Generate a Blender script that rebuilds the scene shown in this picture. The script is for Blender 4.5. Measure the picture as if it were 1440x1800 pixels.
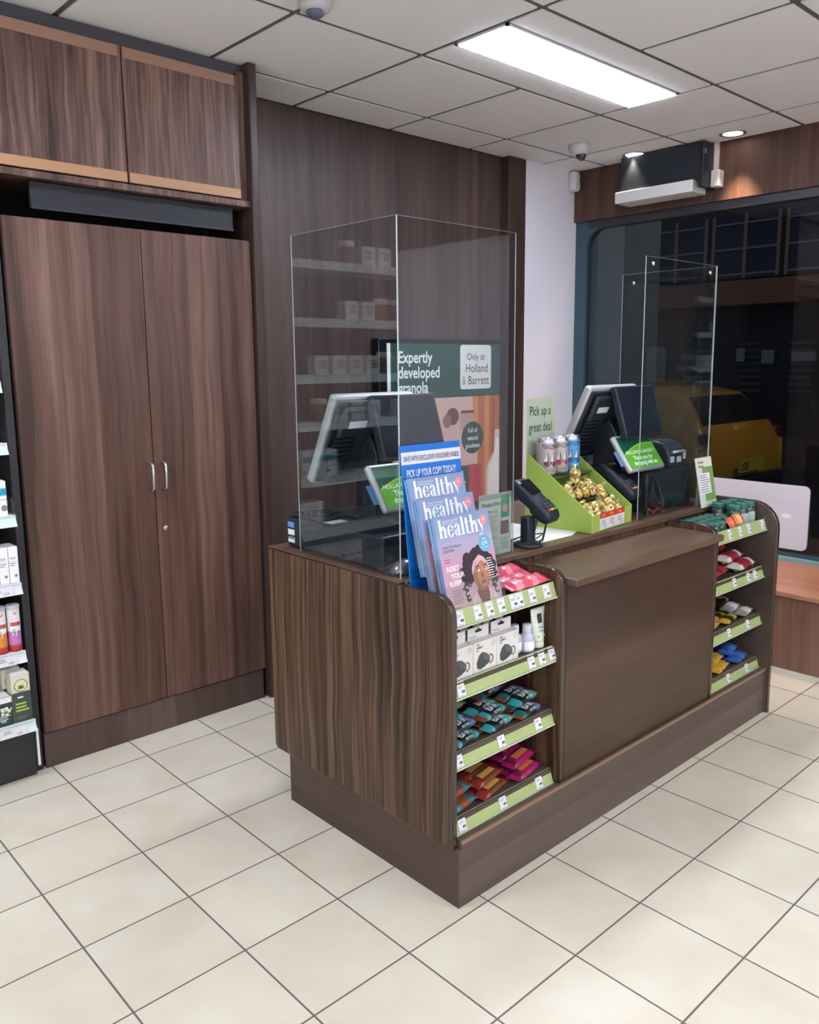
import bpy, bmesh, math, random
from mathutils import Vector, Matrix, noise

# ------------------------------------------------------------------ scene, camera, light
for o in list(bpy.data.objects):
    bpy.data.objects.remove(o)
SC = bpy.context.scene
COL = SC.collection
random.seed(7)
PI = math.pi

CAM_H, CEIL, TILE = 1.488, 2.674, 0.298
cam_data = bpy.data.cameras.new('camera')
cam = bpy.data.objects.new('camera', cam_data)
COL.objects.link(cam)
yaw, pitch, roll = 0.7528, -0.1590, -0.0078
fwd = Vector((math.sin(yaw) * math.cos(pitch), math.cos(yaw) * math.cos(pitch), math.sin(pitch)))
rgt = Vector((math.cos(yaw), -math.sin(yaw), 0))
upv = rgt.cross(fwd)
r2 = math.cos(roll) * rgt + math.sin(roll) * upv
u2 = -math.sin(roll) * rgt + math.cos(roll) * upv
M = Matrix((r2, u2, -fwd)).transposed().to_4x4()
M.translation = (0, 0, CAM_H)
cam.matrix_world = M
cam_data.sensor_fit = 'VERTICAL'
cam_data.sensor_height = 36.0
cam_data.sensor_width = 28.8
cam_data.lens = 1455.47 / 1800 * 36
cam_data.shift_x = -17.56 / 1800
cam_data.shift_y = -31.0 / 1800
cam_data.clip_start = 0.02
SC.camera = cam

world = bpy.data.worlds.new('night')
SC.world = world
world.use_nodes = True
world.node_tree.nodes['Background'].inputs[0].default_value = (0.20, 0.24, 0.34, 1)
world.node_tree.nodes['Background'].inputs[1].default_value = 0.5

SC.view_settings.view_transform = 'Standard'
SC.view_settings.look = 'None'
SC.view_settings.exposure = 0.66
SC.view_settings.gamma = 1.0
SC.view_settings.use_curve_mapping = False
try:
    SC.cycles.use_denoising = True
    SC.cycles.max_bounces = 12
    SC.cycles.diffuse_bounces = 8
    SC.cycles.transparent_max_bounces = 24
    SC.cycles.caustics_reflective = False
    SC.cycles.caustics_refractive = False
    SC.cycles.sample_clamp_indirect = 6
except Exception:
    pass

LAMP_POWER = 26.0        # emission of the ceiling panels
SPOT_POWER = 62.0        # watts of each recessed downlight

# ------------------------------------------------------------------ materials
def lin(h):
    h = h.lstrip('#')
    c = [int(h[i:i + 2], 16) / 255 for i in (0, 2, 4)]
    return tuple((x / 12.92 if x <= .04045 else ((x + .055) / 1.055) ** 2.4) for x in c) + (1,)

MATS = {}
def mat(name, col='808080', rough=.5, metal=0., emit=None, es=1., alpha=None, spec=.5, coat=0., bump=0., bscale=80., mottling=0., mscale=8.):
    if name in MATS:
        return MATS[name]
    m = bpy.data.materials.new(name)
    m.use_nodes = True
    nt = m.node_tree
    b = nt.nodes['Principled BSDF']
    c = lin(col) if isinstance(col, str) else tuple(col) + (1,)
    b.inputs['Base Color'].default_value = c
    b.inputs['Roughness'].default_value = rough
    b.inputs['Metallic'].default_value = metal
    b.inputs['Specular IOR Level'].default_value = spec
    if coat:
        b.inputs['Coat Weight'].default_value = coat
        b.inputs['Coat Roughness'].default_value = .08
    if emit:
        b.inputs['Emission Color'].default_value = lin(emit)
        b.inputs['Emission Strength'].default_value = es
    if mottling or bump:
        tc = nt.nodes.new('ShaderNodeTexCoord')
        if mottling:
            n = nt.nodes.new('ShaderNodeTexNoise'); n.inputs['Scale'].default_value = mscale; n.inputs['Detail'].default_value = 4
            nt.links.new(tc.outputs['Object'], n.inputs['Vector'])
            mr = nt.nodes.new('ShaderNodeMapRange')
            mr.inputs['To Min'].default_value = 1 - mottling; mr.inputs['To Max'].default_value = 1 + mottling
            nt.links.new(n.outputs['Fac'], mr.inputs['Value'])
            mx = nt.nodes.new('ShaderNodeMix'); mx.data_type = 'RGBA'; mx.blend_type = 'MULTIPLY'; mx.inputs['Factor'].default_value = 1
            mx.inputs[6].default_value = c
            nt.links.new(mr.outputs[0], mx.inputs[7]); nt.links.new(mx.outputs[2], b.inputs['Base Color'])
        if bump:
            n = nt.nodes.new('ShaderNodeTexNoise'); n.inputs['Scale'].default_value = bscale; n.inputs['Detail'].default_value = 3
            nt.links.new(tc.outputs['Object'], n.inputs['Vector'])
            bp = nt.nodes.new('ShaderNodeBump'); bp.inputs['Strength'].default_value = bump; bp.inputs['Distance'].default_value = .002
            nt.links.new(n.outputs['Fac'], bp.inputs['Height']); nt.links.new(bp.outputs[0], b.inputs['Normal'])
    MATS[name] = m
    return m

def wood(name, dark, mid, light, axis='z', streak=55., plank=0.085, contrast=1., rough=.38, seed=0., along=1.0, tone=.5, bw=.75):
    """walnut laminate: fine streaks along the grain axis, plank-wide tone bands, a few knots"""
    m = bpy.data.materials.new(name); m.use_nodes = True
    nt = m.node_tree; L = nt.links
    b = nt.nodes['Principled BSDF']; b.inputs['Roughness'].default_value = rough; b.inputs['Specular IOR Level'].default_value = .35
    def N(t, **k):
        n = nt.nodes.new(t)
        for a, v in k.items(): setattr(n, a, v)
        return n
    def mth(op, a, c=None):
        n = N('ShaderNodeMath', operation=op)
        for i, v in enumerate((a, c)):
            if v is None: continue
            if hasattr(v, 'is_output') or hasattr(v, 'links'): L.new(v, n.inputs[i])
            else: n.inputs[i].default_value = v
        return n.outputs[0]
    tc = N('ShaderNodeTexCoord')
    sep = N('ShaderNodeSeparateXYZ'); L.new(tc.outputs['Object'], sep.inputs[0])
    X, Y, Z = sep.outputs
    if axis == 'z': g, a, c = Z, X, Y
    elif axis == 'x': g, a, c = X, Z, Y
    else: g, a, c = Y, X, Z
    acr = mth('ADD', a, c)                      # across the grain (faces meet at right angles)
    cmb = N('ShaderNodeCombineXYZ'); L.new(acr, cmb.inputs[0]); L.new(mth('SUBTRACT', a, c), cmb.inputs[1]); L.new(g, cmb.inputs[2])
    off = N('ShaderNodeVectorMath', operation='ADD'); L.new(cmb.outputs[0], off.inputs[0]); off.inputs[1].default_value = (seed, seed * 1.7, seed * .6)
    # slow wander so that the streaks are not ruler straight
    wn = N('ShaderNodeTexNoise'); wn.inputs['Scale'].default_value = 2.4; wn.inputs['Detail'].default_value = 2
    L.new(off.outputs[0], wn.inputs['Vector'])
    wv = N('ShaderNodeVectorMath', operation='SCALE'); L.new(wn.outputs['Color'], wv.inputs[0]); wv.inputs['Scale'].default_value = .045
    v2 = N('ShaderNodeVectorMath', operation='ADD'); L.new(off.outputs[0], v2.inputs[0]); L.new(wv.outputs[0], v2.inputs[1])
    def stretched(sx, sz, detail, rgh=.6):
        mp = N('ShaderNodeMapping'); mp.inputs['Scale'].default_value = (sx, 1.5, sz); L.new(v2.outputs[0], mp.inputs[0])
        n = N('ShaderNodeTexNoise'); n.inputs['Scale'].default_value = 1; n.inputs['Detail'].default_value = detail; n.inputs['Roughness'].default_value = rgh
        L.new(mp.outputs[0], n.inputs['Vector']); return n.outputs['Fac']
    fine = stretched(streak * 2.6, 2.2 * along, 5, .7)
    mid_ = stretched(streak * .75, 1.1 * along, 4)
    broad = stretched(streak * .12, .5 * along, 2)
    # plank bands
    pl = N('ShaderNodeMath', operation='FLOOR'); L.new(mth('DIVIDE', mth('ADD', acr, seed), plank), pl.inputs[0])
    wh = N('ShaderNodeTexWhiteNoise', noise_dimensions='1D'); L.new(pl.outputs[0], wh.inputs['W'])
    f = mth('ADD', mth('MULTIPLY', mth('SUBTRACT', fine, .5), .55 * contrast), mth('MULTIPLY', mth('SUBTRACT', mid_, .5), .95 * contrast))
    f = mth('ADD', f, mth('MULTIPLY', mth('SUBTRACT', broad, .5), bw))
    f = mth('ADD', f, mth('MULTIPLY', mth('SUBTRACT', wh.outputs['Value'], .5), .34 * tone * 2))
    f = mth('ADD', f, .5)
    rp = N('ShaderNodeValToRGB'); L.new(f, rp.inputs[0])
    e = rp.color_ramp.elements
    e[0].position = .12; e[0].color = lin(dark); e[1].position = .9; e[1].color = lin(light)
    k = e.new(.5); k.color = lin(mid)
    L.new(rp.outputs[0], b.inputs['Base Color'])
    bp = N('ShaderNodeBump'); bp.inputs['Strength'].default_value = .12; bp.inputs['Distance'].default_value = .0008
    L.new(fine, bp.inputs['Height']); L.new(bp.outputs[0], b.inputs['Normal'])
    MATS[name] = m
    return m

def clear(name, tint='f4f8f8', ior=1.49, rough=0.):
    """thin clear sheet: Fresnel reflection over straight-through transparency"""
    m = bpy.data.materials.new(name); m.use_nodes = True
    nt = m.node_tree; nt.nodes.clear()
    o = nt.nodes.new('ShaderNodeOutputMaterial'); mx = nt.nodes.new('ShaderNodeMixShader')
    lw = nt.nodes.new('ShaderNodeLayerWeight'); f0 = ((ior - 1) / (ior + 1)) ** 2
    pw = nt.nodes.new('ShaderNodeMath'); pw.operation = 'POWER'; pw.inputs[1].default_value = 5; nt.links.new(lw.outputs['Facing'], pw.inputs[0])
    fr = nt.nodes.new('ShaderNodeMath'); fr.operation = 'MULTIPLY_ADD'; fr.inputs[1].default_value = 1 - f0; fr.inputs[2].default_value = f0; nt.links.new(pw.outputs[0], fr.inputs[0])
    tr = nt.nodes.new('ShaderNodeBsdfTransparent'); tr.inputs[0].default_value = lin(tint)
    gl = nt.nodes.new('ShaderNodeBsdfGlossy'); gl.inputs['Roughness'].default_value = rough
    nt.links.new(fr.outputs[0], mx.inputs[0]); nt.links.new(tr.outputs[0], mx.inputs[1]); nt.links.new(gl.outputs[0], mx.inputs[2])
    nt.links.new(mx.outputs[0], o.inputs[0])
    MATS[name] = m
    return m

def ramp_print(name, stops, axis=2, lo=0., hi=1., rough=.35, coat=.3):
    """a printed colour gradient along a local axis"""
    m = bpy.data.materials.new(name); m.use_nodes = True
    nt = m.node_tree; b = nt.nodes['Principled BSDF']; b.inputs['Roughness'].default_value = rough; b.inputs['Coat Weight'].default_value = coat
    tc = nt.nodes.new('ShaderNodeTexCoord'); sp = nt.nodes.new('ShaderNodeSeparateXYZ'); mr = nt.nodes.new('ShaderNodeMapRange')
    mr.inputs['From Min'].default_value = lo; mr.inputs['From Max'].default_value = hi
    rp = nt.nodes.new('ShaderNodeValToRGB')
    nt.links.new(tc.outputs['Object'], sp.inputs[0]); nt.links.new(sp.outputs[axis], mr.inputs['Value']); nt.links.new(mr.outputs[0], rp.inputs[0]); nt.links.new(rp.outputs[0], b.inputs['Base Color'])
    e = rp.color_ramp.elements
    e[0].position, e[0].color = stops[0][0], lin(stops[0][1]); e[1].position, e[1].color = stops[-1][0], lin(stops[-1][1])
    for p, c in stops[1:-1]:
        e.new(p).color = lin(c)
    MATS[name] = m
    return m

# woods
W_DOOR = wood('walnut_doors', '432f28', '654a3e', '83655a', 'z', 38, .064, 1.15, .45, 3.6, .8, .42, 1.2)
W_CAB = wood('walnut_cabinet', '3d2d2a', '664e45', '8c6f63', 'z', 62, .5, 1.7, .42, 1.3, 1.6, .3, .4)
W_SIDE = wood('walnut_side', '2a1f17', '503b2c', '745943', 'z', 78, .4, 2.3, .4, 6.2, 1.0, .2, .3)
W_WALL = wood('walnut_wall', '352a28', '4e3f3b', '65534d', 'z', 34, .16, .8, .45, 9.4)
W_POST = wood('walnut_post', '2b201e', '43332e', '564239', 'z', 40, .3, .7, .4, 4.4)
W_FRONT = wood('walnut_front', '2e2018', '443227', '584334', 'x', 14, .26, .7, .4, 2.7, .8)
W_PLINTH = wood('walnut_plinth', '3f332c', '55483f', '6a5b50', 'x', 16, .2, .6, .45, 5.5, .8)
W_PLINTH_SIDE = wood('walnut_plinth_side', '352821', '4d3d33', '61503f', 'y', 16, .2, .7, .45, 5.9, .8)
W_TOP = wood('walnut_top', '4b382b', '67503f', '806752', 'x', 20, .3, .7, .35, 8.1, .8)
W_CUPPLINTH = wood('walnut_cupboard_plinth', '3f302b', '574640', '6b5850', 'z', 26, .2, .6, .45, 7.7)
W_FASCIA = wood('walnut_fascia', '38271f', '523a2f', '6e5143', 'z', 48, .4, .8, .65, 3.9)
W_BED = wood('oak_bed', '8a5a42', 'a97358', 'c08d70', 'y', 26, .3, .8, .35, 1.9)
W_BEDFRONT = wood('walnut_bed_front', '5a4236', '7a5b4a', '93725e', 'z', 46, .3, .9, .4, 2.2)
M_EDGE = mat('bullnose_edge', '3a2a22', .22, coat=.5)
M_LIPEDGE = mat('lip_edge', '8d6f58', .35)

M_CLEAR = clear('acrylic', 'f3f6f6', 1.5)
M_EDGEGLASS = mat('acrylic_edge', 'cdd6d6', .2, emit=None)
M_GLASS = clear('window_glass', 'c9d6da', 1.52)
M_POCKET = clear('thin_acrylic', 'f8fafa', 1.42)

M_WHITE = mat('white_paint', 'e6e5ec', .6, mottling=.015, mscale=3)
M_CEILT = mat('ceiling_tile', 'f3f4f6', .85, bump=.15, bscale=260)
M_GRID = mat('ceiling_grid', '625e5e', .6)
M_BLACK = mat('black_plastic', '262a33', .38)
M_BLACK2 = mat('black_gloss', '14171d', .16)
M_BLACKM = mat('black_void', '17151a', .8)
M_SHUT = mat('shutter_grey', '24262d', .6)
M_SILVER = mat('silver_bezel', 'c9cac8', .35, metal=.35)
M_STEEL = mat('brushed_steel', 'c9c6c2', .28, metal=.9)
M_CHROME = mat('chrome', 'd8d8d8', .12, metal=1.)
M_TAPE = mat('brown_tape', 'b58a66', .4)
M_TAPE2 = mat('brown_tape_dull', '9c7864', .45)
M_PAPER = mat('paper_white', 'e8e6e2', .6)
M_PAPERW = mat('paper_plain', 'f1f0ee', .6)
M_INK = mat('ink_dark', '25272a', .6)
M_INKG = mat('ink_grey', '6f7478', .6)
M_STRIP = mat('price_strip_green', 'a9b877', .35)
M_STRIPCAP = mat('price_strip_cap', 'c9d0b4', .2)
M_MINT = mat('price_strip_mint', 'cfe2dc', .35)
M_TAG = mat('price_tag', 'e4e4e8', .45)
M_TEAL = mat('frame_teal', '34515a', .4)
M_TEALL = mat('frame_teal_light', '84a6a6', .4)
M_GREEN = mat('poster_green', '1f4a42', .45)
M_LIME = mat('lime_card', 'a6c056', .5)
M_LIMED = mat('lime_card_edge', 'cbe07c', .5)

# ------------------------------------------------------------------ mesh helpers
class MB:
    """collects shapes into one mesh; every shape may carry its own material"""
    def __init__(s):
        s.bm = bmesh.new(); s.mats = []
    def mi(s, m):
        if m not in s.mats: s.mats.append(m)
        return s.mats.index(m)
    def poly(s, pts, m, smooth=False):
        vs = [s.bm.verts.new(p) for p in pts]
        try:
            f = s.bm.faces.new(vs); f.material_index = s.mi(m); f.smooth = smooth
        except ValueError:
            pass
    def box(s, x0, x1, y0, y1, z0, z1, m, bev=0., seg=2, mtx=None):
        r = bmesh.ops.create_cube(s.bm, size=1)
        vs = r['verts']
        T = Matrix.Translation(((x0 + x1) / 2, (y0 + y1) / 2, (z0 + z1) / 2)) @ Matrix.Diagonal((abs(x1 - x0), abs(y1 - y0), abs(z1 - z0), 1))
        if mtx: T = mtx @ T
        bmesh.ops.transform(s.bm, matrix=T, verts=vs)
        fs = set(f for v in vs for f in v.link_faces)
        k = s.mi(m)
        for f in fs: f.material_index = k
        if bev > 0:
            es = list(set(e for v in vs for e in v.link_edges))
            r = bmesh.ops.bevel(s.bm, geom=es, offset=bev, segments=seg, profile=.5, affect='EDGES')
            for f in r['faces']: f.material_index = k; f.smooth = True
        return s
    def prism(s, pts, ax, a0, a1, m, m_side=None, bev=0.):
        """pts: closed outline in the plane across axis ax ('x': (y,z), 'y': (x,z), 'z': (x,y)), extruded a0..a1"""
        def P(p, a):
            return {'x': (a, p[0], p[1]), 'y': (p[0], a, p[1]), 'z': (p[0], p[1], a)}[ax]
        k = s.mi(m); ks = s.mi(m_side or m)
        A = [s.bm.verts.new(P(p, a0)) for p in pts]; B = [s.bm.verts.new(P(p, a1)) for p in pts]
        n = len(pts); fs = []
        f1 = s.bm.faces.new(A); f2 = s.bm.faces.new(list(reversed(B))); f1.material_index = f2.material_index = k
        fs = [f1, f2]
        for i in range(n):
            f = s.bm.faces.new((A[(i + 1) % n], A[i], B[i], B[(i + 1) % n])); f.material_index = ks; fs.append(f)
        bmesh.ops.recalc_face_normals(s.bm, faces=fs)
        if bev > 0:
            es = [e for f in (f1, f2) for e in f.edges]
            r = bmesh.ops.bevel(s.bm, geom=list(set(es)), offset=bev, segments=2, profile=.5, affect='EDGES')
            for f in r['faces']: f.material_index = ks; f.smooth = True
        return s
    def tube(s, path, r, m, n=8, closed=False, cap=True):
        path = [Vector(p) for p in path]; k = s.mi(m); rings = []
        N = len(path); up = Vector((0, 0, 1)); prev = None
        for i, p in enumerate(path):
            a = path[(i - 1) % N] if (closed or i > 0) else p
            b = path[(i + 1) % N] if (closed or i < N - 1) else p
            t = (b - a).normalized()
            if prev is None:
                q = t.cross(up)
                if q.length < 1e-3: q = t.cross(Vector((1, 0, 0)))
            else:
                q = prev - t * prev.dot(t)
                if q.length < 1e-6: q = t.cross(up)
            q.normalize(); w = t.cross(q); prev = q
            rr = r[i] if isinstance(r, (list, tuple)) else r
            rings.append([s.bm.verts.new(p + rr * (math.cos(2 * PI * j / n) * q + math.sin(2 * PI * j / n) * w)) for j in range(n)])
        fs = []
        for i in range(N if closed else N - 1):
            A, B = rings[i], rings[(i + 1) % N]
            for j in range(n):
                f = s.bm.faces.new((A[j], A[(j + 1) % n], B[(j + 1) % n], B[j])); f.material_index = k; f.smooth = True; fs.append(f)
        if cap and not closed:
            for R in (rings[0], rings[-1]):
                f = s.bm.faces.new(R); f.material_index = k; fs.append(f)
        bmesh.ops.recalc_face_normals(s.bm, faces=fs)
        return s
    def lathe(s, prof, c, m, n=24, mtx=None, mats=None):
        """prof: [(r, z)] about a vertical axis through c"""
        rings = []; fs = []
        c = Vector(c)
        for r, z in prof:
            if r < 1e-5:
                rings.append([s.bm.verts.new(c + Vector((0, 0, z)))])
            else:
                rings.append([s.bm.verts.new(c + Vector((r * math.cos(2 * PI * j / n), r * math.sin(2 * PI * j / n), z))) for j in range(n)])
        for i in range(len(rings) - 1):
            A, B = rings[i], rings[i + 1]
            k = s.mi(mats[i] if mats else m)
            for j in range(n):
                if len(A) == 1 and len(B) == 1: continue
                if len(A) == 1: vs = (A[0], B[j], B[(j + 1) % n])
                elif len(B) == 1: vs = (A[j], A[(j + 1) % n], B[0])
                else: vs = (A[j], A[(j + 1) % n], B[(j + 1) % n], B[j])
                f = s.bm.faces.new(vs); f.material_index = k; f.smooth = True; fs.append(f)
        bmesh.ops.recalc_face_normals(s.bm, faces=fs)
        if mtx: bmesh.ops.transform(s.bm, matrix=mtx, verts=[v for R in rings for v in R])
        return s
    def loft(s, secs, m, mats=None, cap=True, smooth=True):
        k0 = s.mi(m); R = [[s.bm.verts.new(p) for p in sec] for sec in secs]; fs = []
        n = len(R[0])
        for i in range(len(R) - 1):
            k = s.mi(mats[i]) if mats else k0
            for j in range(n):
                f = s.bm.faces.new((R[i][j], R[i][(j + 1) % n], R[i + 1][(j + 1) % n], R[i + 1][j])); f.material_index = k; f.smooth = smooth; fs.append(f)
        if cap:
            for q, mm in ((R[0], mats[0] if mats else m), (R[-1], mats[-1] if mats else m)):
                f = s.bm.faces.new(q); f.material_index = s.mi(mm); fs.append(f)
        bmesh.ops.recalc_face_normals(s.bm, faces=fs)
        return s
    def mesh(s, name, inv=None):
        if inv is not None: bmesh.ops.transform(s.bm, matrix=inv, verts=s.bm.verts)
        me = bpy.data.meshes.new(name); s.bm.to_mesh(me); s.bm.free()
        for m in s.mats: me.materials.append(m)
        return me

ROOTM = {}
def thing(name, label, cat, loc=(0, 0, 0), rot=(0, 0, 0), group=None):
    o = bpy.data.objects.new(name, None); COL.objects.link(o)
    o.empty_display_size = .05
    o.location = loc; o.rotation_euler = rot
    o['label'] = label; o['category'] = cat
    if group: o['group'] = group
    ROOTM[o.name] = Matrix.LocRotScale(Vector(loc), None, None) @ __import__('mathutils').Euler(rot).to_matrix().to_4x4()
    return o

def part(name, mb, parent=None, world=True, label=None):
    """one mesh object; with world=True the shapes were given in room coordinates"""
    inv = None
    root = parent
    while root is not None and root.parent is not None: root = root.parent
    if parent is not None and world: inv = ROOTM[root.name].inverted()
    me = mb.mesh(name, inv)
    o = bpy.data.objects.new(name, me); COL.objects.link(o)
    if parent is not None: o.parent = parent
    if label: o['label'] = label
    return o

def solo(name, mb, label, cat, group=None, loc=(0, 0, 0), rot=(0, 0, 0), world=True):
    inv = None
    m = Matrix.LocRotScale(Vector(loc), None, None) @ __import__('mathutils').Euler(rot).to_matrix().to_4x4()
    if world: inv = m.inverted()
    o = bpy.data.objects.new(name, mb.mesh(name, inv)); COL.objects.link(o)
    o.location = loc; o.rotation_euler = rot
    ROOTM[o.name] = m
    o['label'] = label; o['category'] = cat
    if group: o['group'] = group
    return o

def struct(name, mb, parent=None):
    o = part(name, mb, parent)
    if parent is None:
        o['kind'] = 'structure'; ROOTM[o.name] = Matrix.Identity(4)
    return o

def dup(root, loc, rot, label=None, group=None):
    r = root.copy(); COL.objects.link(r); r.location = loc; r.rotation_euler = rot
    if label: r['label'] = label
    if group: r['group'] = group
    for ch in list(root.children):
        c = ch.copy(); COL.objects.link(c); c.parent = r
        for g in list(ch.children):
            d = g.copy(); COL.objects.link(d); d.parent = c
    return r

TXT = {}
def glyphs(s, bold=0., lead=1.):
    key = (s, bold, lead)
    if key in TXT: return TXT[key]
    cu = bpy.data.curves.new('t', 'FONT'); cu.body = s; cu.size = 1; cu.offset = bold; cu.resolution_u = 3; cu.space_line = lead
    o = bpy.data.objects.new('t', cu); COL.objects.link(o)
    dg = bpy.context.evaluated_depsgraph_get()
    me = bpy.data.meshes.new_from_object(o.evaluated_get(dg))
    V = [(v.co.x, v.co.y) for v in me.vertices]; F = [list(p.vertices) for p in me.polygons]
    bpy.data.objects.remove(o); bpy.data.curves.remove(cu); bpy.data.meshes.remove(me)
    w = max((v[0] for v in V), default=0)
    TXT[key] = (V, F, w)
    return TXT[key]

class Print:
    """flat printing on a surface: (u, v) -> place, h lifts each layer a hair off the sheet below"""
    def __init__(s, mb, o, u, v, wrap=None, hs=1.):
        s.mb = mb; s.o = Vector(o); s.u = Vector(u).normalized(); s.v = Vector(v).normalized(); s.n = s.u.cross(s.v); s.wrap = wrap; s.hs = hs
    def P(s, x, y, h):
        h *= s.hs
        if s.wrap: return s.wrap(x, y, h)
        return s.o + s.u * x + s.v * y + s.n * h
    def poly(s, pts, m, h=.0005): s.mb.poly([s.P(x, y, h) for x, y in pts], m)
    def rect(s, x0, y0, x1, y1, m, h=.0005): s.poly([(x0, y0), (x1, y0), (x1, y1), (x0, y1)], m, h)
    def rrect(s, x0, y0, x1, y1, r, m, h=.0005):
        pts = []
        for cx, cy, a in ((x1 - r, y1 - r, 0), (x0 + r, y1 - r, 90), (x0 + r, y0 + r, 180), (x1 - r, y0 + r, 270)):
            for k in range(5):
                t = math.radians(a + k * 22.5); pts.append((cx + r * math.cos(t), cy + r * math.sin(t)))
        s.poly(pts, m, h)
    def disc(s, cx, cy, r, m, h=.0005, ry=None, n=24, a=0.):
        ry = ry or r
        s.poly([(cx + r * math.cos(t) * math.cos(a) - ry * math.sin(t) * math.sin(a), cy + r * math.cos(t) * math.sin(a) + ry * math.sin(t) * math.cos(a)) for t in [2 * PI * k / n for k in range(n)]], m, h)
    def ring(s, cx, cy, ro, ri, m, h=.0005, a0=0, a1=360, n=24, rox=None, rix=None):
        A = [math.radians(a0 + (a1 - a0) * k / n) for k in range(n + 1)]
        rox = rox or ro; rix = rix if rix is not None else ri
        for p, q in zip(A, A[1:]):
            s.poly([(cx + rix * math.cos(p), cy + ri * math.sin(p)), (cx + rox * math.cos(p), cy + ro * math.sin(p)), (cx + rox * math.cos(q), cy + ro * math.sin(q)), (cx + rix * math.cos(q), cy + ri * math.sin(q))], m, h)
    def text(s, t, x, y, size, m, h=.001, align='l', sx=1., bold=0., lead=1., fit=0.):
        V, F, w = glyphs(t, bold, lead)
        if fit: sx = fit / (w * size)
        dx = {'l': 0, 'c': -w / 2, 'r': -w}[align] * size * sx
        k = s.mb.mi(m)
        vs = [s.mb.bm.verts.new(s.P(x + dx + a * size * sx, y + b * size, h)) for a, b in V]
        for f in F:
            try:
                g = s.mb.bm.faces.new([vs[i] for i in f]); g.material_index = k
            except ValueError: pass
    def lines(s, x0, x1, y, n, gap, th, m, h=.001, seed=0, cut=.35):
        rnd = random.Random(seed)
        for i in range(n):
            s.rect(x0, y - i * gap - th, x0 + (x1 - x0) * (1 - cut * rnd.random()), y - i * gap, m, h)

def masthead(pr, x, y, s, m, h):
    """the magazine's heavy high-contrast serif lettering: healthy"""
    def R(a, b, c, d): pr.rect(x + a * s, y + b * s, x + c * s, y + d * s, m, h)
    def stem(a, top, foot=True, w=.17):
        R(a, 0, a + w, top); R(a - .05, top - .03, a + w, top)
        if foot: R(a - .05, 0, a + w + .05, .03)
    def arc(cx, cy, rx, ry, ix, iy, a0, a1): pr.ring(x + cx * s, y + cy * s, ry * s, iy * s, m, h, a0, a1, 14, rx * s, ix * s)
    # h
    stem(.05, 1.); arc(.36, .42, .19, .23, .03, .2, 0, 180); R(.38, 0, .55, .42); R(.33, 0, .60, .03)
    # e
    arc(.90, .32, .26, .34, .10, .31, 20, 335); R(.80, .33, 1.14, .365)
    # a
    arc(1.40, .47, .20, .19, .05, .165, 0, 170); R(1.44, .03, 1.60, .5); arc(1.40, .18, .20, .19, .06, .16, 60, 300); R(1.44, 0, 1.68, .04); pr.disc(x + 1.28 * s, y + .5 * s, .065 * s, m, h)
    # l
    stem(1.76, 1.)
    # t
    R(2.10, .08, 2.26, .9); R(2.00, .63, 2.42, .665); arc(2.29, .12, .19, .13, .03, .10, 180, 330)
    # h
    stem(2.50, 1.); arc(2.81, .42, .19, .23, .03, .2, 0, 180); R(2.83, 0, 3.0, .42); R(2.78, 0, 3.05, .03)
    # y
    def Q(*p): pr.poly([(x + a * s, y + b * s) for a, b in p], m, h)
    Q((3.08, .66), (3.36, -.02), (3.44, .10), (3.26, .66)); R(3.02, .63, 3.33, .66)
    Q((3.52, .66), (3.30, -.20), (3.26, -.18), (3.47, .66)); R(3.42, .63, 3.60, .66); pr.disc(x + 3.22 * s, y - .2 * s, .075 * s, m, h)

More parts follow.
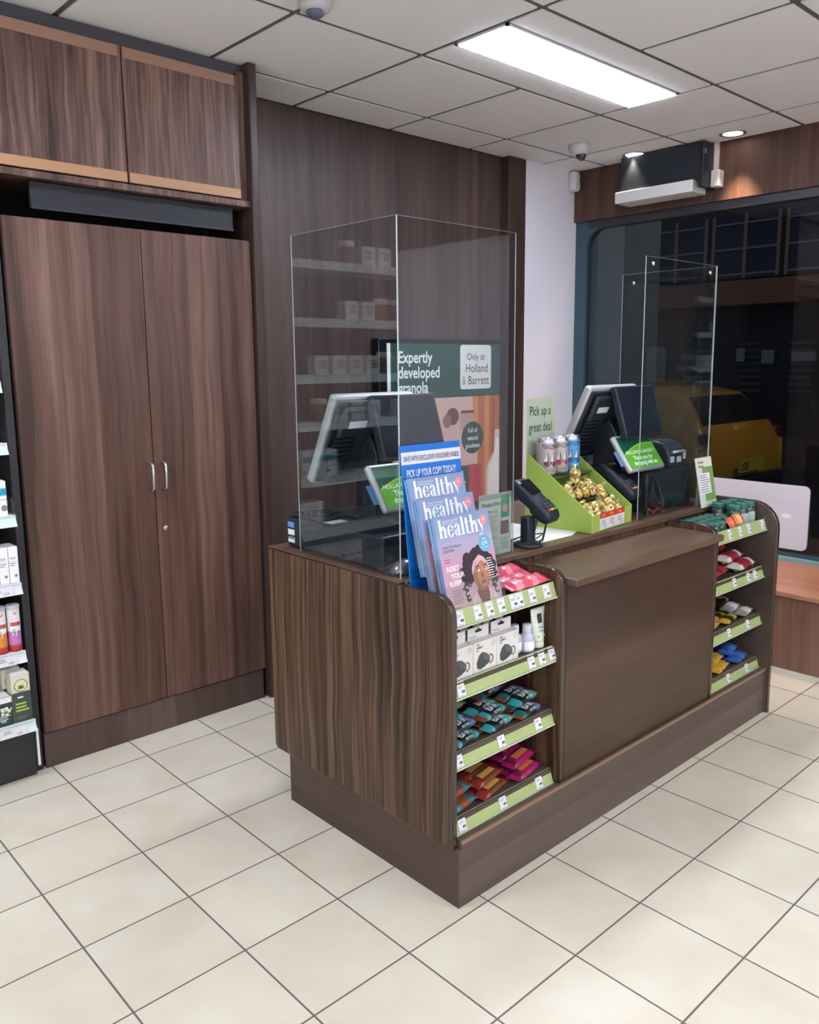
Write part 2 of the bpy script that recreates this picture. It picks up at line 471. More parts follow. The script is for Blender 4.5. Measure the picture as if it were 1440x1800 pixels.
# ------------------------------------------------------------------ the room
def floor_material():
    m = bpy.data.materials.new('floor_tiles'); m.use_nodes = True
    nt = m.node_tree; L = nt.links; b = nt.nodes['Principled BSDF']
    def N(t, **k):
        n = nt.nodes.new(t)
        for a, v in k.items(): setattr(n, a, v)
        return n
    tc = N('ShaderNodeTexCoord'); mp = N('ShaderNodeMapping')
    mp.inputs['Location'].default_value = (-.6769 / TILE + .008, -2.6018 / TILE + .008, 0); mp.inputs['Scale'].default_value = (1 / TILE, 1 / TILE, 1 / TILE)
    L.new(tc.outputs['Object'], mp.inputs[0])
    fl = N('ShaderNodeVectorMath', operation='FLOOR'); L.new(mp.outputs[0], fl.inputs[0])
    fr = N('ShaderNodeVectorMath', operation='FRACTION'); L.new(mp.outputs[0], fr.inputs[0])
    sp = N('ShaderNodeSeparateXYZ'); L.new(fr.outputs[0], sp.inputs[0])
    g = []
    for i in (0, 1):
        c = N('ShaderNodeMath', operation='LESS_THAN'); L.new(sp.outputs[i], c.inputs[0]); c.inputs[1].default_value = .017; g.append(c)
    mx = N('ShaderNodeMath', operation='MAXIMUM'); L.new(g[0].outputs[0], mx.inputs[0]); L.new(g[1].outputs[0], mx.inputs[1])
    wn = N('ShaderNodeTexWhiteNoise', noise_dimensions='3D'); L.new(fl.outputs[0], wn.inputs['Vector'])
    n1 = N('ShaderNodeTexNoise'); n1.inputs['Scale'].default_value = 5; n1.inputs['Detail'].default_value = 5
    ad = N('ShaderNodeVectorMath', operation='ADD'); sc = N('ShaderNodeVectorMath', operation='SCALE'); L.new(wn.outputs['Color'], sc.inputs[0]); sc.inputs['Scale'].default_value = 9
    L.new(tc.outputs['Object'], ad.inputs[0]); L.new(sc.outputs[0], ad.inputs[1]); L.new(ad.outputs[0], n1.inputs['Vector'])
    rp = N('ShaderNodeValToRGB'); L.new(n1.outputs['Fac'], rp.inputs[0])
    e = rp.color_ramp.elements; e[0].position = .3; e[0].color = lin('d3c9b2'); e[1].position = .72; e[1].color = lin('ddd6c1')
    k = e.new(.5); k.color = lin('d8cfba')
    hs = N('ShaderNodeHueSaturation'); L.new(rp.outputs[0], hs.inputs['Color'])
    mr = N('ShaderNodeMapRange'); mr.inputs['To Min'].default_value = .965; mr.inputs['To Max'].default_value = 1.03; L.new(wn.outputs['Value'], mr.inputs[0]); L.new(mr.outputs[0], hs.inputs['Value'])
    # trodden-in smudges
    n2 = N('ShaderNodeTexNoise'); n2.inputs['Scale'].default_value = 7.5; n2.inputs['Detail'].default_value = 8; n2.inputs['Roughness'].default_value = .75; L.new(tc.outputs['Object'], n2.inputs['Vector'])
    r2_ = N('ShaderNodeMapRange'); r2_.inputs['From Min'].default_value = .70; r2_.inputs['From Max'].default_value = .78; r2_.inputs['To Max'].default_value = .45; L.new(n2.outputs['Fac'], r2_.inputs[0])
    d = N('ShaderNodeMix', data_type='RGBA'); L.new(r2_.outputs[0], d.inputs['Factor']); L.new(hs.outputs[0], d.inputs[6]); d.inputs[7].default_value = lin('8f8878')
    q = N('ShaderNodeMix', data_type='RGBA'); L.new(mx.outputs[0], q.inputs['Factor']); L.new(d.outputs[2], q.inputs[6]); q.inputs[7].default_value = lin('6c645a')
    L.new(q.outputs[2], b.inputs['Base Color'])
    ro = N('ShaderNodeMapRange'); ro.inputs['To Min'].default_value = .42; ro.inputs['To Max'].default_value = .8; L.new(mx.outputs[0], ro.inputs[0]); L.new(ro.outputs[0], b.inputs['Roughness'])
    b.inputs['Specular IOR Level'].default_value = .35
    bp = N('ShaderNodeBump', invert=True); bp.inputs['Strength'].default_value = .5; bp.inputs['Distance'].default_value = .002; L.new(mx.outputs[0], bp.inputs['Height']); L.new(bp.outputs[0], b.inputs['Normal'])
    return m

XW, YB, XL, YF = 4.56, 3.41, -2.9, -3.6      # window wall, back wall, left wall, front wall
b = MB(); b.box(XL, XW + .1, YF, YB + .1, -.1, 0, floor_material()); struct('floor', b)

# suspended ceiling: lay-in tiles with a shadow-gap grid
b = MB()
gx = [2.3977 + .6 * k for k in range(-9, 5)]; gy = [3.1274 - .6 * k for k in range(-1, 13)]
def ctile(x0, x1, y0, y1):
    x0, x1, y0, y1 = max(x0, XL), min(x1, XW), max(y0, YF), min(y1, YB)
    if x1 - x0 < .03 or y1 - y0 < .03: return
    g = .0125
    b.box(x0 + g, x1 - g, y0 + g, y1 - g, CEIL, CEIL + .02, M_CEILT)
LAMPS = [(2.3977, 2.5274), (-.6023, 2.5274), (2.3977, -.4726), (-.0023, -.4726), (-2.4023, .7274), (-2.4023, -1.6726), (2.3977, -2.2726), (-.0023, -2.2726)]
def in_lamp(x, y):
    return any(lx - .01 < x < lx + 1.19 and ly - .59 < y < ly + .01 for lx, ly in LAMPS)
for i in range(len(gx) - 1):
    for j in range(len(gy) - 1):
        x0, x1, y1, y0 = gx[i], gx[i + 1], gy[j], gy[j + 1]
        if in_lamp((x0 + x1) / 2, (y0 + y1) / 2): continue
        ctile(x0, x1, y0, y1)
for lx, ly in LAMPS:
    ctile(lx, lx + 1.2, ly - .172, ly); ctile(lx, lx + 1.2, ly - .6, ly - .432)
b.box(XL, XW + .1, YF, YB + .1, CEIL + .005, CEIL + .06, M_GRID)
struct('ceiling', b)

b = MB(); b.box(1.90, 3.875, YB, YB + .1, 0, CEIL, W_WALL); b.box(XL, 1.90, YB, YB + .1, 0, CEIL, M_BLACKM); struct('wall_back', b)
b = MB(); b.box(3.875, 4.03, YB - .065, YB + .1, 0, CEIL, W_POST, .004); struct('trim_1', b)
b = MB(); b.box(4.03, XW + .1, YB - .055, YB + .1, 0, CEIL, M_WHITE); struct('wall_corner', b)
b = MB(); b.box(XL - .1, XL, YF, YB + .1, 0, CEIL, M_WHITE); struct('wall_left', b)
b = MB(); b.box(XL, XW + .1, YF - .1, YF, 0, CEIL, M_WHITE); struct('wall_front', b)
# bulkhead over the shop window and the rest of the window wall
WY0, WZ0, WZ1 = -.55, .375, 2.40
b = MB(); b.box(XW - .035, XW + .1, YF, YB - .055, WZ1 - .038, CEIL, W_FASCIA); b.box(XW, XW + .1, YF, WY0, 0, WZ1 - .01, M_WHITE); b.box(XW + .02, XW + .1, WY0, YB - .055, 0, WZ0, W_BEDFRONT)
struct('wall_right', b)

# shop window: teal frame with rounded top corner, glass, opaque sticker is separate
win = MB()
y1 = YB - .056; fw = .085; rr = .12
out = [(WY0, WZ0), (y1, WZ0), (y1, WZ1 - .011), (WY0, WZ1 - .011)]
inn = []
for cy, cz, a in ((y1 - fw - rr, WZ1 - .085 - rr, 0), (WY0 + fw + rr, WZ1 - .085 - rr, 90), (WY0 + fw + .02, WZ0 + .05 + .02, 180), (y1 - fw - .02, WZ0 + .05 + .02, 270)):
    r_ = rr if cz > 1 else .02
    for k in range(9):
        t = math.radians(a + k * 11.25); inn.append((cy + r_ * math.cos(t), cz + r_ * math.sin(t)))
# outline with hole: bridge outer and inner rings
def ringplate(mb, outer, inner, ax, a0, a1, m):
    def P(p, a): return (a, p[0], p[1]) if ax == 'x' else (p[0], a, p[1])
    n = len(inner)
    # match each inner point to an outer point by angle
    cy = sum(p[0] for p in inner) / n; cz = sum(p[1] for p in inner) / n
    ys = [p[0] for p in outer]; zs = [p[1] for p in outer]; y0, y9, z0, z9 = min(ys), max(ys), min(zs), max(zs)
    O = []
    for p in inner:
        y = y9 if p[0] > cy else y0; z = z9 if p[1] > cz else z0
        O.append((y, z))
    # slide along edges so that straight runs stay straight
    for i in range(n):
        A, B = inner[i], inner[(i + 1) % n]; C_, D = O[i], O[(i + 1) % n]
        for a in (a0, a1):
            pts = [P(A, a), P(B, a), P(D, a), P(C_, a)] if C_ != D else [P(A, a), P(B, a), P(C_, a)]
            mb.poly(pts, m)
        mb.poly([P(A, a0), P(B, a0), P(B, a1), P(A, a1)], m)
        if C_ != D: mb.poly([P(C_, a0), P(D, a0), P(D, a1), P(C_, a1)], m)
ringplate(win, out, inn, 'x', XW - .012, XW + .06, M_TEAL)
win.box(XW - .045, XW - .012, WY0, y1, WZ0, WZ0 + .03, M_TEALL); win.box(XW - .016, XW - .012, WY0, y1 - .10, WZ1 - .085, WZ1 - .011, mat('window_head', '2e2a2e', .5))
w1 = struct('window_1', win)
g = MB(); g.box(XW + .012, XW + .018, WY0 + .03, y1 - .04, WZ0 + .02, WZ1 - .03, M_GLASS); part('pane', g, w1)

# raised window bed in front of the glass
bed = MB(); bed.box(3.91, XW - .002, -.9, 2.95, 0, .36, W_BEDFRONT)
t = thing('window_bed', 'low walnut display platform under the shop window with lighter timber top', 'platform', (4.2, 1, 0))
part('body', bed, t)
g = MB(); g.box(3.90, XW - .002, -.9, 2.95, .36, .382, W_BED, .002); part('top_board', g, t)

# ------------------------------------------------------------------ ceiling fittings
def ceiling_lamp(lx, ly, label):
    t = thing('ceiling_light', label, 'light', (lx + .6, ly - .3, CEIL), (0, 0, 0), 'long ceiling light panels')
    f = MB()
    x0, x1, y0, y1 = lx + .012, lx + 1.188, ly - .432, ly - .172
    for a in ((x0, x0 + .012, y0, y1), (x1 - .012, x1, y0, y1), (x0, x1, y0, y0 + .01), (x0, x1, y1 - .01, y1)):
        f.box(*a, CEIL - .004, CEIL + .0045, M_WHITE)
    part('frame', f, t)
    d = MB(); d.box(x0 + .012, x1 - .012, y0 + .01, y1 - .01, CEIL - .008, CEIL + .0045, mat('lamp_panel', 'ffffff', .5, emit='e6edff', es=LAMP_POWER))
    part('diffuser', d, t)
ceiling_lamp(*LAMPS[0], 'bright long ceiling light panel above the counter')
for lx, ly in LAMPS[1:]: ceiling_lamp(lx, ly, 'long ceiling light panel over the shop floor behind the viewer')

def downlight(x, y, label):
    t = thing('recessed_downlight', label, 'light', (x, y, CEIL), (0, 0, 0), 'round downlights by the shop window')
    r = MB(); r.lathe([(.050, -.001), (.062, -.006), (.068, -.004), (.070, .002)], (x, y, CEIL), M_STEEL, 32); part('trim_ring', r, t)
    l = MB(); l.lathe([(0, -.002), (.05, -.002), (.05, .006)], (x, y, CEIL), mat('spot_lens', 'ffffff', .4, emit='fff4e6', es=10), 32); part('lens', l, t)
    ld = bpy.data.lights.new('spot_beam', 'SPOT'); ld.energy = SPOT_POWER; ld.spot_size = math.radians(64); ld.spot_blend = .6; ld.color = (1, .70, .45); ld.shadow_soft_size = .035
    lo = bpy.data.objects.new('spot_beam', ld); COL.objects.link(lo); lo.parent = t; lo.location = (0, 0, -.012)
downlight(4.41, 2.847, 'round recessed downlight above the hanging shutter box')
downlight(4.41, 2.245, 'round recessed downlight lighting the walnut fascia')

t = thing('security_camera', 'white dome security camera on the ceiling near the corner', 'camera', (3.99, 2.93, CEIL))
m = MB(); m.lathe([(0, 0), (.062, 0), (.064, -.012), (.058, -.040), (.045, -.056), (0, -.058)], (3.99, 2.93, CEIL), mat('camera_body', 'c9c7c6', .4), 32); part('body', m, t)
m = MB(); m.lathe([(.030, -.050), (.030, -.060), (.022, -.078), (.010, -.086), (0, -.087)], (3.985, 2.915, CEIL), mat('camera_dome', '3b4248', .1, coat=.6), 24); part('lens_dome', m, t)
t = thing('smoke_detector', 'small round detector on the ceiling at the top edge of the photo', 'detector', (1.79, 2.40, CEIL))
m = MB(); m.lathe([(0, 0), (.055, 0), (.055, -.02), (.046, -.032), (0, -.034)], (1.79, 2.40, CEIL), mat('camera_body'), 28); part('base', m, t)
m = MB(); m.lathe([(.03, -.033), (.028, -.045), (.015, -.055), (0, -.057)], (1.79, 2.40, CEIL), mat('detector_grey', '5b6478', .3), 20); part('sensor', m, t)

t = thing('motion_sensor', 'small white motion sensor in the corner beside the fascia', 'sensor', (4.49, 3.33, 2.53))
m = MB(); m.box(4.455, 4.515, 3.300, 3.354, 2.545, 2.665, mat('sensor_white', 'dcdad8', .4), .016, 3); part('casing', m, t)
m = MB(); m.box(4.465, 4.505, 3.293, 3.302, 2.56, 2.60, mat('sensor_lens', 'c9cac8', .3), .006); part('lens', m, t)

# black shutter box hanging under the ceiling by the window
t = thing('shutter_box', 'black box with bright white lower rail hanging below the downlight', 'shutter box', (4.45, 2.66, 2.42))
m = MB(); m.box(4.40, 4.535, 2.42, 2.93, 2.47, 2.665, mat('shutter_black', '262d38', .25), .004); part('housing', m, t)
m = MB(); m.box(4.375, 4.535, 2.45, 2.95, 2.405, 2.47, mat('rail_white', 'e4e3e0', .3), .004); part('lower_rail', m, t)
m = MB(); m.box(4.385, 4.54, 2.395, 2.422, 2.425, 2.66, mat('end_plate', '1d2026', .35), .003)
m.box(4.395, 4.41, 2.392, 2.396, 2.60, 2.625, mat('led_blue', '4a5fb0', .3)); part('end_plate', m, t)
m = MB(); m.box(4.47, 4.545, 2.345, 2.394, 2.43, 2.52, mat('bracket_white', 'c9c8c6', .4), .005); m.box(4.50, 4.545, 2.375, 2.396, 2.52, 2.67, mat('bracket_white')); part('bracket', m, t)

# ------------------------------------------------------------------ wardrobe cupboard and overhead cabinet
t = thing('storage_cupboard', 'tall walnut cupboard with two doors and bar handles', 'cupboard', (1.44, 3.2, 0))
m = MB(); m.box(.955, 1.905, 3.065, 3.40, 0, .134, W_CUPPLINTH, .002); part('plinth', m, t)
m = MB(); m.box(.957, 1.912, 3.085, 3.40, .136, 1.975, mat('carcass', '2a2220', .6)); part('carcass', m, t)
for x0, x1, hx in ((.957, 1.441, 1.425), (1.4445, 1.917, 1.478)):
    m = MB(); m.box(x0, x1, 3.06, 3.082, .138, 1.985, W_DOOR, .0015)
    d = part('door', m, t)
    h = MB(); h.tube([(hx, 3.06, 1.105), (hx, 3.04, 1.104), (hx, 3.030, 1.094), (hx, 3.028, 1.05), (hx, 3.030, 1.010), (hx, 3.04, 1.000), (hx, 3.06, .999)], .0058, M_STEEL, 10); part('handle', h, d)
    if x0 > 1.2:
        k = MB(); k.lathe([(0, .004), (.009, .004), (.0105, 0)], (0, 0, 0), M_STEEL, 16, Matrix.Translation((1.478, 3.0595, .84)) @ Matrix.Rotation(PI / 2, 4, 'X')); part('lock', k, d)
t2 = thing('overhead_cabinet', 'walnut overhead cabinet with brown taped door edges above the tall cupboard', 'cabinet', (1.4, 3.2, 2.12))
m = MB(); m.box(.50, 1.905, 3.085, 3.40, 2.15, 2.62, mat('carcass')); part('carcass', m, t2)
m = MB(); m.box(.50, 1.955, 3.055, 3.40, 2.118, 2.142, W_CAB, .002); part('bottom_rail', m, t2)
m = MB(); m.box(1.892, 1.925, 3.075, 3.40, 2.142, 2.64, W_CAB); part('side_stile', m, t2)
m = MB(); m.box(.50, 1.93, 3.09, 3.40, 2.622, CEIL - .002, mat('pelmet_grey', '4a4a50', .55)); part('pelmet', m, t2)
for x0, x1 in ((.93, 1.407), (1.412, 1.884)):
    m = MB(); m.box(x0, x1, 3.06, 3.082, 2.147, 2.618, W_CAB, .0015); d = part('door', m, t2)
    k = MB(); k.box(x0 + .004, x1 - .001, 3.0585, 3.0600, 2.149, 2.184, M_TAPE); part('tape_strip', k, d)
    k = MB(); k.box(x0 + .004, x1 - .012, 3.0585, 3.0600, 2.579, 2.617, M_TAPE2); part('tape_strip', k, d)
m = MB(); m.box(.45, .925, 3.06, 3.082, 2.147, 2.618, W_CAB, .0015); part('door', m, t2)
b = MB(); b.box(1.922, 1.962, 3.035, 3.405, 0, CEIL, W_POST, .006); struct('trim_2', b)
t3 = thing('blanking_panel', 'flat dark grey panel in the gap above the tall cupboard doors', 'panel', (1.45, 3.2, 2.02))
m = MB(); m.box(1.068, 1.862, 3.094, 3.112, 2.025, 2.115, M_SHUT, .002); part('casing', m, t3)
m = MB(); m.box(1.068, 1.862, 3.090, 3.094, 2.022, 2.030, mat('shutter_lip', '26282f', .4)); part('lip', m, t3)

# ------------------------------------------------------------------ the sales counter
CT = .885                                   # worktop height
SH = (.803, .632, .433, .240)               # shelf heights in both bays
STZ = (.792, .592, .390, .197)              # lower edges of the price strips
t = thing('sales_counter', 'walnut shop till counter with open shelf bays at both ends', 'counter', (2.4, 1.85, 0))
counter = t
def side_profile(y0, y1, z0, z1, r, rb=.02, n=7):
    pts = [(y1 - rb, z0)]
    pts = []
    pts.append((y0, z0))
    for k in range(n + 1):
        a = math.radians(180 - 90 * k / n); pts.append((y0 + r + r * math.cos(a), z1 - r + r * math.sin(a)))
    pts.append((y1, z1))
    for k in range(4):
        a = math.radians(-90 * k / 3); pts.append((y1 - rb + rb * math.cos(a), z0 + rb + rb * math.sin(a)))
    return pts
m = MB(); m.prism(side_profile(1.455, 2.318, .172, CT - .004, .058), 'x', 1.476, 1.496, W_SIDE, M_EDGE, .004); part('end_panel', m, t)
m = MB(); m.prism(side_profile(1.425, 2.30, 0, .905, .11), 'x', 3.348, 3.374, W_PLINTH, M_EDGE, .006); part('end_panel', m, t)
m = MB(); m.box(1.488, 3.347, 1.442, 2.245, 0, .172, W_PLINTH); m.box(1.4975, 3.347, 1.442, 2.24, .172, .196, W_PLINTH); m.box(1.4865, 1.488, 1.442, 2.245, 0, .172, W_PLINTH_SIDE); m.box(1.497, 3.347, 1.438, 1.445, .188, .197, M_LIPEDGE); part('plinth', m, t)
for x0 in (1.938, 2.875):
    m = MB(); m.prism(side_profile(1.45, 1.66, .198, .872, .05, .002), 'x', x0, x0 + .024, W_SIDE, M_EDGE, .005); part('divider', m, t)
m = MB(); m.box(1.963, 2.874, 1.452, 1.47, .199, .822, W_FRONT); part('front_panel', m, t)
m = MB(); m.box(1.963, 2.874, 1.418, 1.662, .823, .847, W_TOP, .004); part('bag_ledge', m, t)
m = MB(); m.box(1.497, 3.346, 1.663, 1.68, .2, CT - .022, W_SIDE); part('back_panel', m, t)
m = MB(); m.box(1.497, 3.346, 1.652, 2.318, CT - .02, CT, W_TOP, .003); m.box(1.476, 1.497, 1.66, 2.318, CT - .003, CT, W_TOP); part('worktop', m, t)
m = MB(); m.box(1.50, 3.346, 2.24, 2.25, .2, CT - .022, W_PLINTH); part('rear_panel', m, t)
tag_rnd = random.Random(5)
def price_tag(x, y, z, w, h, tilt, parent, k):
    b = MB()
    ca, sa = math.cos(tilt), math.sin(tilt)
    o = Vector((x, y, z)); v = Vector((0, sa, ca)); n = Vector((0, -ca, sa))
    p0, p1 = o, o + Vector((w, 0, 0))
    b.poly([p0, p1, p1 + v * h, p0 + v * h], M_TAG); q = n * -.0015
    b.poly([p0 + q, p0 + q + v * h, p1 + q + v * h, p1 + q], M_TAG)
    for a, c in ((p0, p1), (p1, p1 + v * h), (p1 + v * h, p0 + v * h), (p0 + v * h, p0)): b.poly([a, a + q, c + q, c], M_TAG)
    pr = Print(b, o, (1, 0, 0), v)
    pr.lines(w * .1, w * .8, h * .72, 2, h * .1, h * .035, M_INKG, .0006, k)
    pr.rect(w * .62, h * .88, w * .85, h * .92, M_INKG, .0006)
    pr.rect(w * .5, h * .22, w * .64, h * .40, M_INK, .0006); pr.rect(w * .70, h * .22, w * .88, h * .40, M_INK, .0006)
    pr.rect(w * .12, h * .05, w * .75, h * .08, M_INKG, .0006)
    part('price_tag', b, parent)
def price_strip(x0, x1, y, z0, h, tilt, tags, parent, m=M_STRIP, tw=.024):
    b = MB()
    sa, ca = math.sin(tilt), math.cos(tilt)
    v = Vector((0, sa, ca)); n = Vector((0, -ca, sa)) * .003
    A, B_ = Vector((x0, y, z0)), Vector((x1, y, z0))
    C_, D = B_ + v * h, A + v * h
    b.poly([A + n, B_ + n, C_ + n, D + n], m); b.poly([A, D, C_, B_], m)
    for p, q in ((A, B_), (B_, C_), (C_, D), (D, A)): b.poly([p, p + n, q + n, q], M_STRIPCAP)
    b.box(x0, x1, y - .0065, y + .002, z0 - .0035, z0, M_STRIPCAP)
    s = part('price_strip', b, parent)
    for k, fx in enumerate(tags):
        price_tag(x0 + fx * (x1 - x0), y - .0045 * ca - .001 + sa * .003, z0 + .004, tw, h * .88, tilt, s, k + int(z0 * 1000))
    return s
LT = [(.03, .19, .30, .41, .53, .59, .72, .87), (.04, .72, .83, .94), (.02, .42, .80), (.05, .44, .82)]
RT = [(.01, .27, .46, .63, .90), (.03, .40, .67, .80), (.02, .35, .71), (.02, .38, .74)]
for bay, (x0, x1, tags) in enumerate(((1.498, 1.936, LT), (2.901, 3.346, RT))):
    for k, z in enumerate(SH):
        m = MB(); m.box(x0, x1, 1.478, 1.662, z - .014, z, W_PLINTH if k else W_TOP); part('shelf', m, t)
        price_strip(x0 - .001, x1 - .001, 1.472, STZ[k], .045, math.radians(18), tags[k], t, tw=.029 if bay == 0 else .026)

# ------------------------------------------------------------------ clear screens on the counter
def screen(name, label, panels, bolts):
    t = thing(name, label, 'screen', (panels[0][0], panels[0][2], CT))
    for x0, x1, y0, y1, z0, z1 in panels:
        m = MB(); m.box(x0, x1, y0, y1, z0, z1, M_CLEAR)
        e = .0007
        if x1 - x0 > y1 - y0:
            ends = ((x0 - e, x0, y0, y1), (x1, x1 + e, y0, y1))
        else:
            ends = ((x0, x1, y0 - e, y0), (x0, x1, y1, y1 + e))
        p = part('clear_panel', m, t)
        k = MB()
        for a in ends: k.box(*a, z0, z1, M_EDGEGLASS)
        k.box(x0, x1, y0, y1, z1, z1 + .0008, mat('acrylic_top', '8f9898', .3))
        part('polished_edge', k, p)
    for x, y, z, ax in bolts:
        k = MB(); R_ = Matrix.Translation((x, y, z)) @ (Matrix.Rotation(PI / 2, 4, 'X') if ax == 'y' else Matrix.Rotation(-PI / 2, 4, 'Y'))
        k.lathe([(0, .003), (.006, .003), (.0075, 0), (.0075, -.004)], (0, 0, 0), M_CHROME, 14, R_); part('bolt', k, t)
    return t
screen('counter_screen', 'tall clear corner screen around the till beside the magazines', [(1.500, 1.503, 1.684, 2.165, CT + .0006, 1.868), (1.505, 1.985, 1.684, 1.687, CT + .0006, 1.868)], [])
screen('counter_screen', 'tall clear corner screen around the till by the window', [(3.247, 3.250, 1.692, 2.135, CT + .0006, 1.860), (2.722, 3.245, 1.692, 1.695, CT + .0006, 1.860)],
       [(2.77, 1.690, 1.835, 'y'), (3.195, 1.690, 1.83, 'y'), (3.247, 2.08, 1.82, 'x')])

# ------------------------------------------------------------------ poster display on the back wall
t = thing('poster_display', 'black framed screen with green granola poster on the walnut wall', 'display', (3.36, 3.38, 1.1))
m = MB(); X0, X1, Z0, Z1 = 2.850, 3.832, .62, 1.612
m.box(X0, X1, 3.345, 3.408, Z0, Z1, M_BLACK2, .006); part('frame', m, t)
b = MB(); o = (2.905, 3.3415, .66); W, H = .893, .925
b.box(2.905, 2.905 + W, 3.342, 3.345, .66, .66 + H, M_PAPERW)
pr = Print(b, o, (1, 0, 0), (0, 0, 1))
pr.rect(.022, .625, W, H, M_GREEN, .0006)
PK = mat('poster_pink', 'd6b3a6', .45); pr.rect(.022, 0, W, .625, PK, .0006)
BL = mat('poster_blur', 'c39a90', .45); BL2 = mat('poster_blurdark', '6b4a40', .45)
pr.disc(.49, .515, .052, BL2, .0010, .050); pr.disc(.445, .49, .035, mat('poster_blurmid', '8d6a60', .45), .0013, .04); pr.rect(.55, .43, .68, .54, BL, .001); pr.rect(.56, .53, .67, .545, BL2, .0013); pr.rect(.022, .25, .48, .33, mat('poster_bench', 'e3cfc6', .45), .001)
OR = mat('poster_orange', 'b9653a', .45); ORL = mat('poster_orangelight', 'd18a52', .45)
pr.poly([(.70, .625), (.70, 0), (W, 0), (W, .625)], OR, .001); pr.poly([(.655, .625), (.70, .625), (.72, .30), (.68, .30)], ORL, .0013); pr.rect(.76, .0, .80, .625, ORL, .0013); pr.rect(.83, 0, .845, .625, mat('poster_orangedark', '94492c', .45), .0013)
pr.disc(.44, .14, .22, ORL, .0013, .10)
RD = mat('poster_red', 'b8373c', .45)
pr.rect(.40, 0, .735, .225, RD, .0016); pr.rect(.46, .0, .625, .22, M_GREEN, .002)
pr.text('H&B', .54, .165, .045, M_PAPERW, .0024, 'c', .9); pr.text('Made for You', .54, .12, .026, M_PAPERW, .0024, 'c', .85); pr.text('Granola', .54, .05, .04, M_PAPERW, .0024, 'c', .85)
bot = mat('poster_bottle', 'd9c3b6', .45); bl_ = mat('poster_milk', 'efe4dc', .45)
pr.poly([(.775, 0), (.775, .16), (.79, .22), (.845, .29), (.852, .42), (W, .42), (W, 0)], bot, .0020); pr.poly([(.792, 0), (.792, .10), (.80, .2), (.85, .27), (.862, .37), (W, .37), (W, 0)], bl_, .0024)
pr.disc(.655, .385, .093, M_GREEN, .0028, .094, 36)
for k, s in enumerate(('Full of', 'natural', 'goodness')): pr.text(s, .655, .415 - k * .045, .038, M_PAPERW, .0034, 'c', .85, .008)
for k, s in enumerate(('Expertly', 'developed', 'granola')): pr.text(s, .074, .822 - .082 * k, .088, M_PAPERW, .0012, 'l', .86, .018)
pr.rrect(.552, .668, .815, H - .004, .02, mat('poster_card', 'e6e4df', .45), .0011)
for s, y, sz, x in (('Only at', .835, .058, .683), ('Holland', .765, .070, .690), ('Barrett', .695, .070, .706)): pr.text(s, x, y, sz, mat('poster_ink', '3a4440', .5), .0018, 'c', .88, .002)
pr.text('&', .566, .695, .070, mat('poster_gold', 'a9905a', .5), .0018, 'l', .8, 0)
part('poster', b, t)

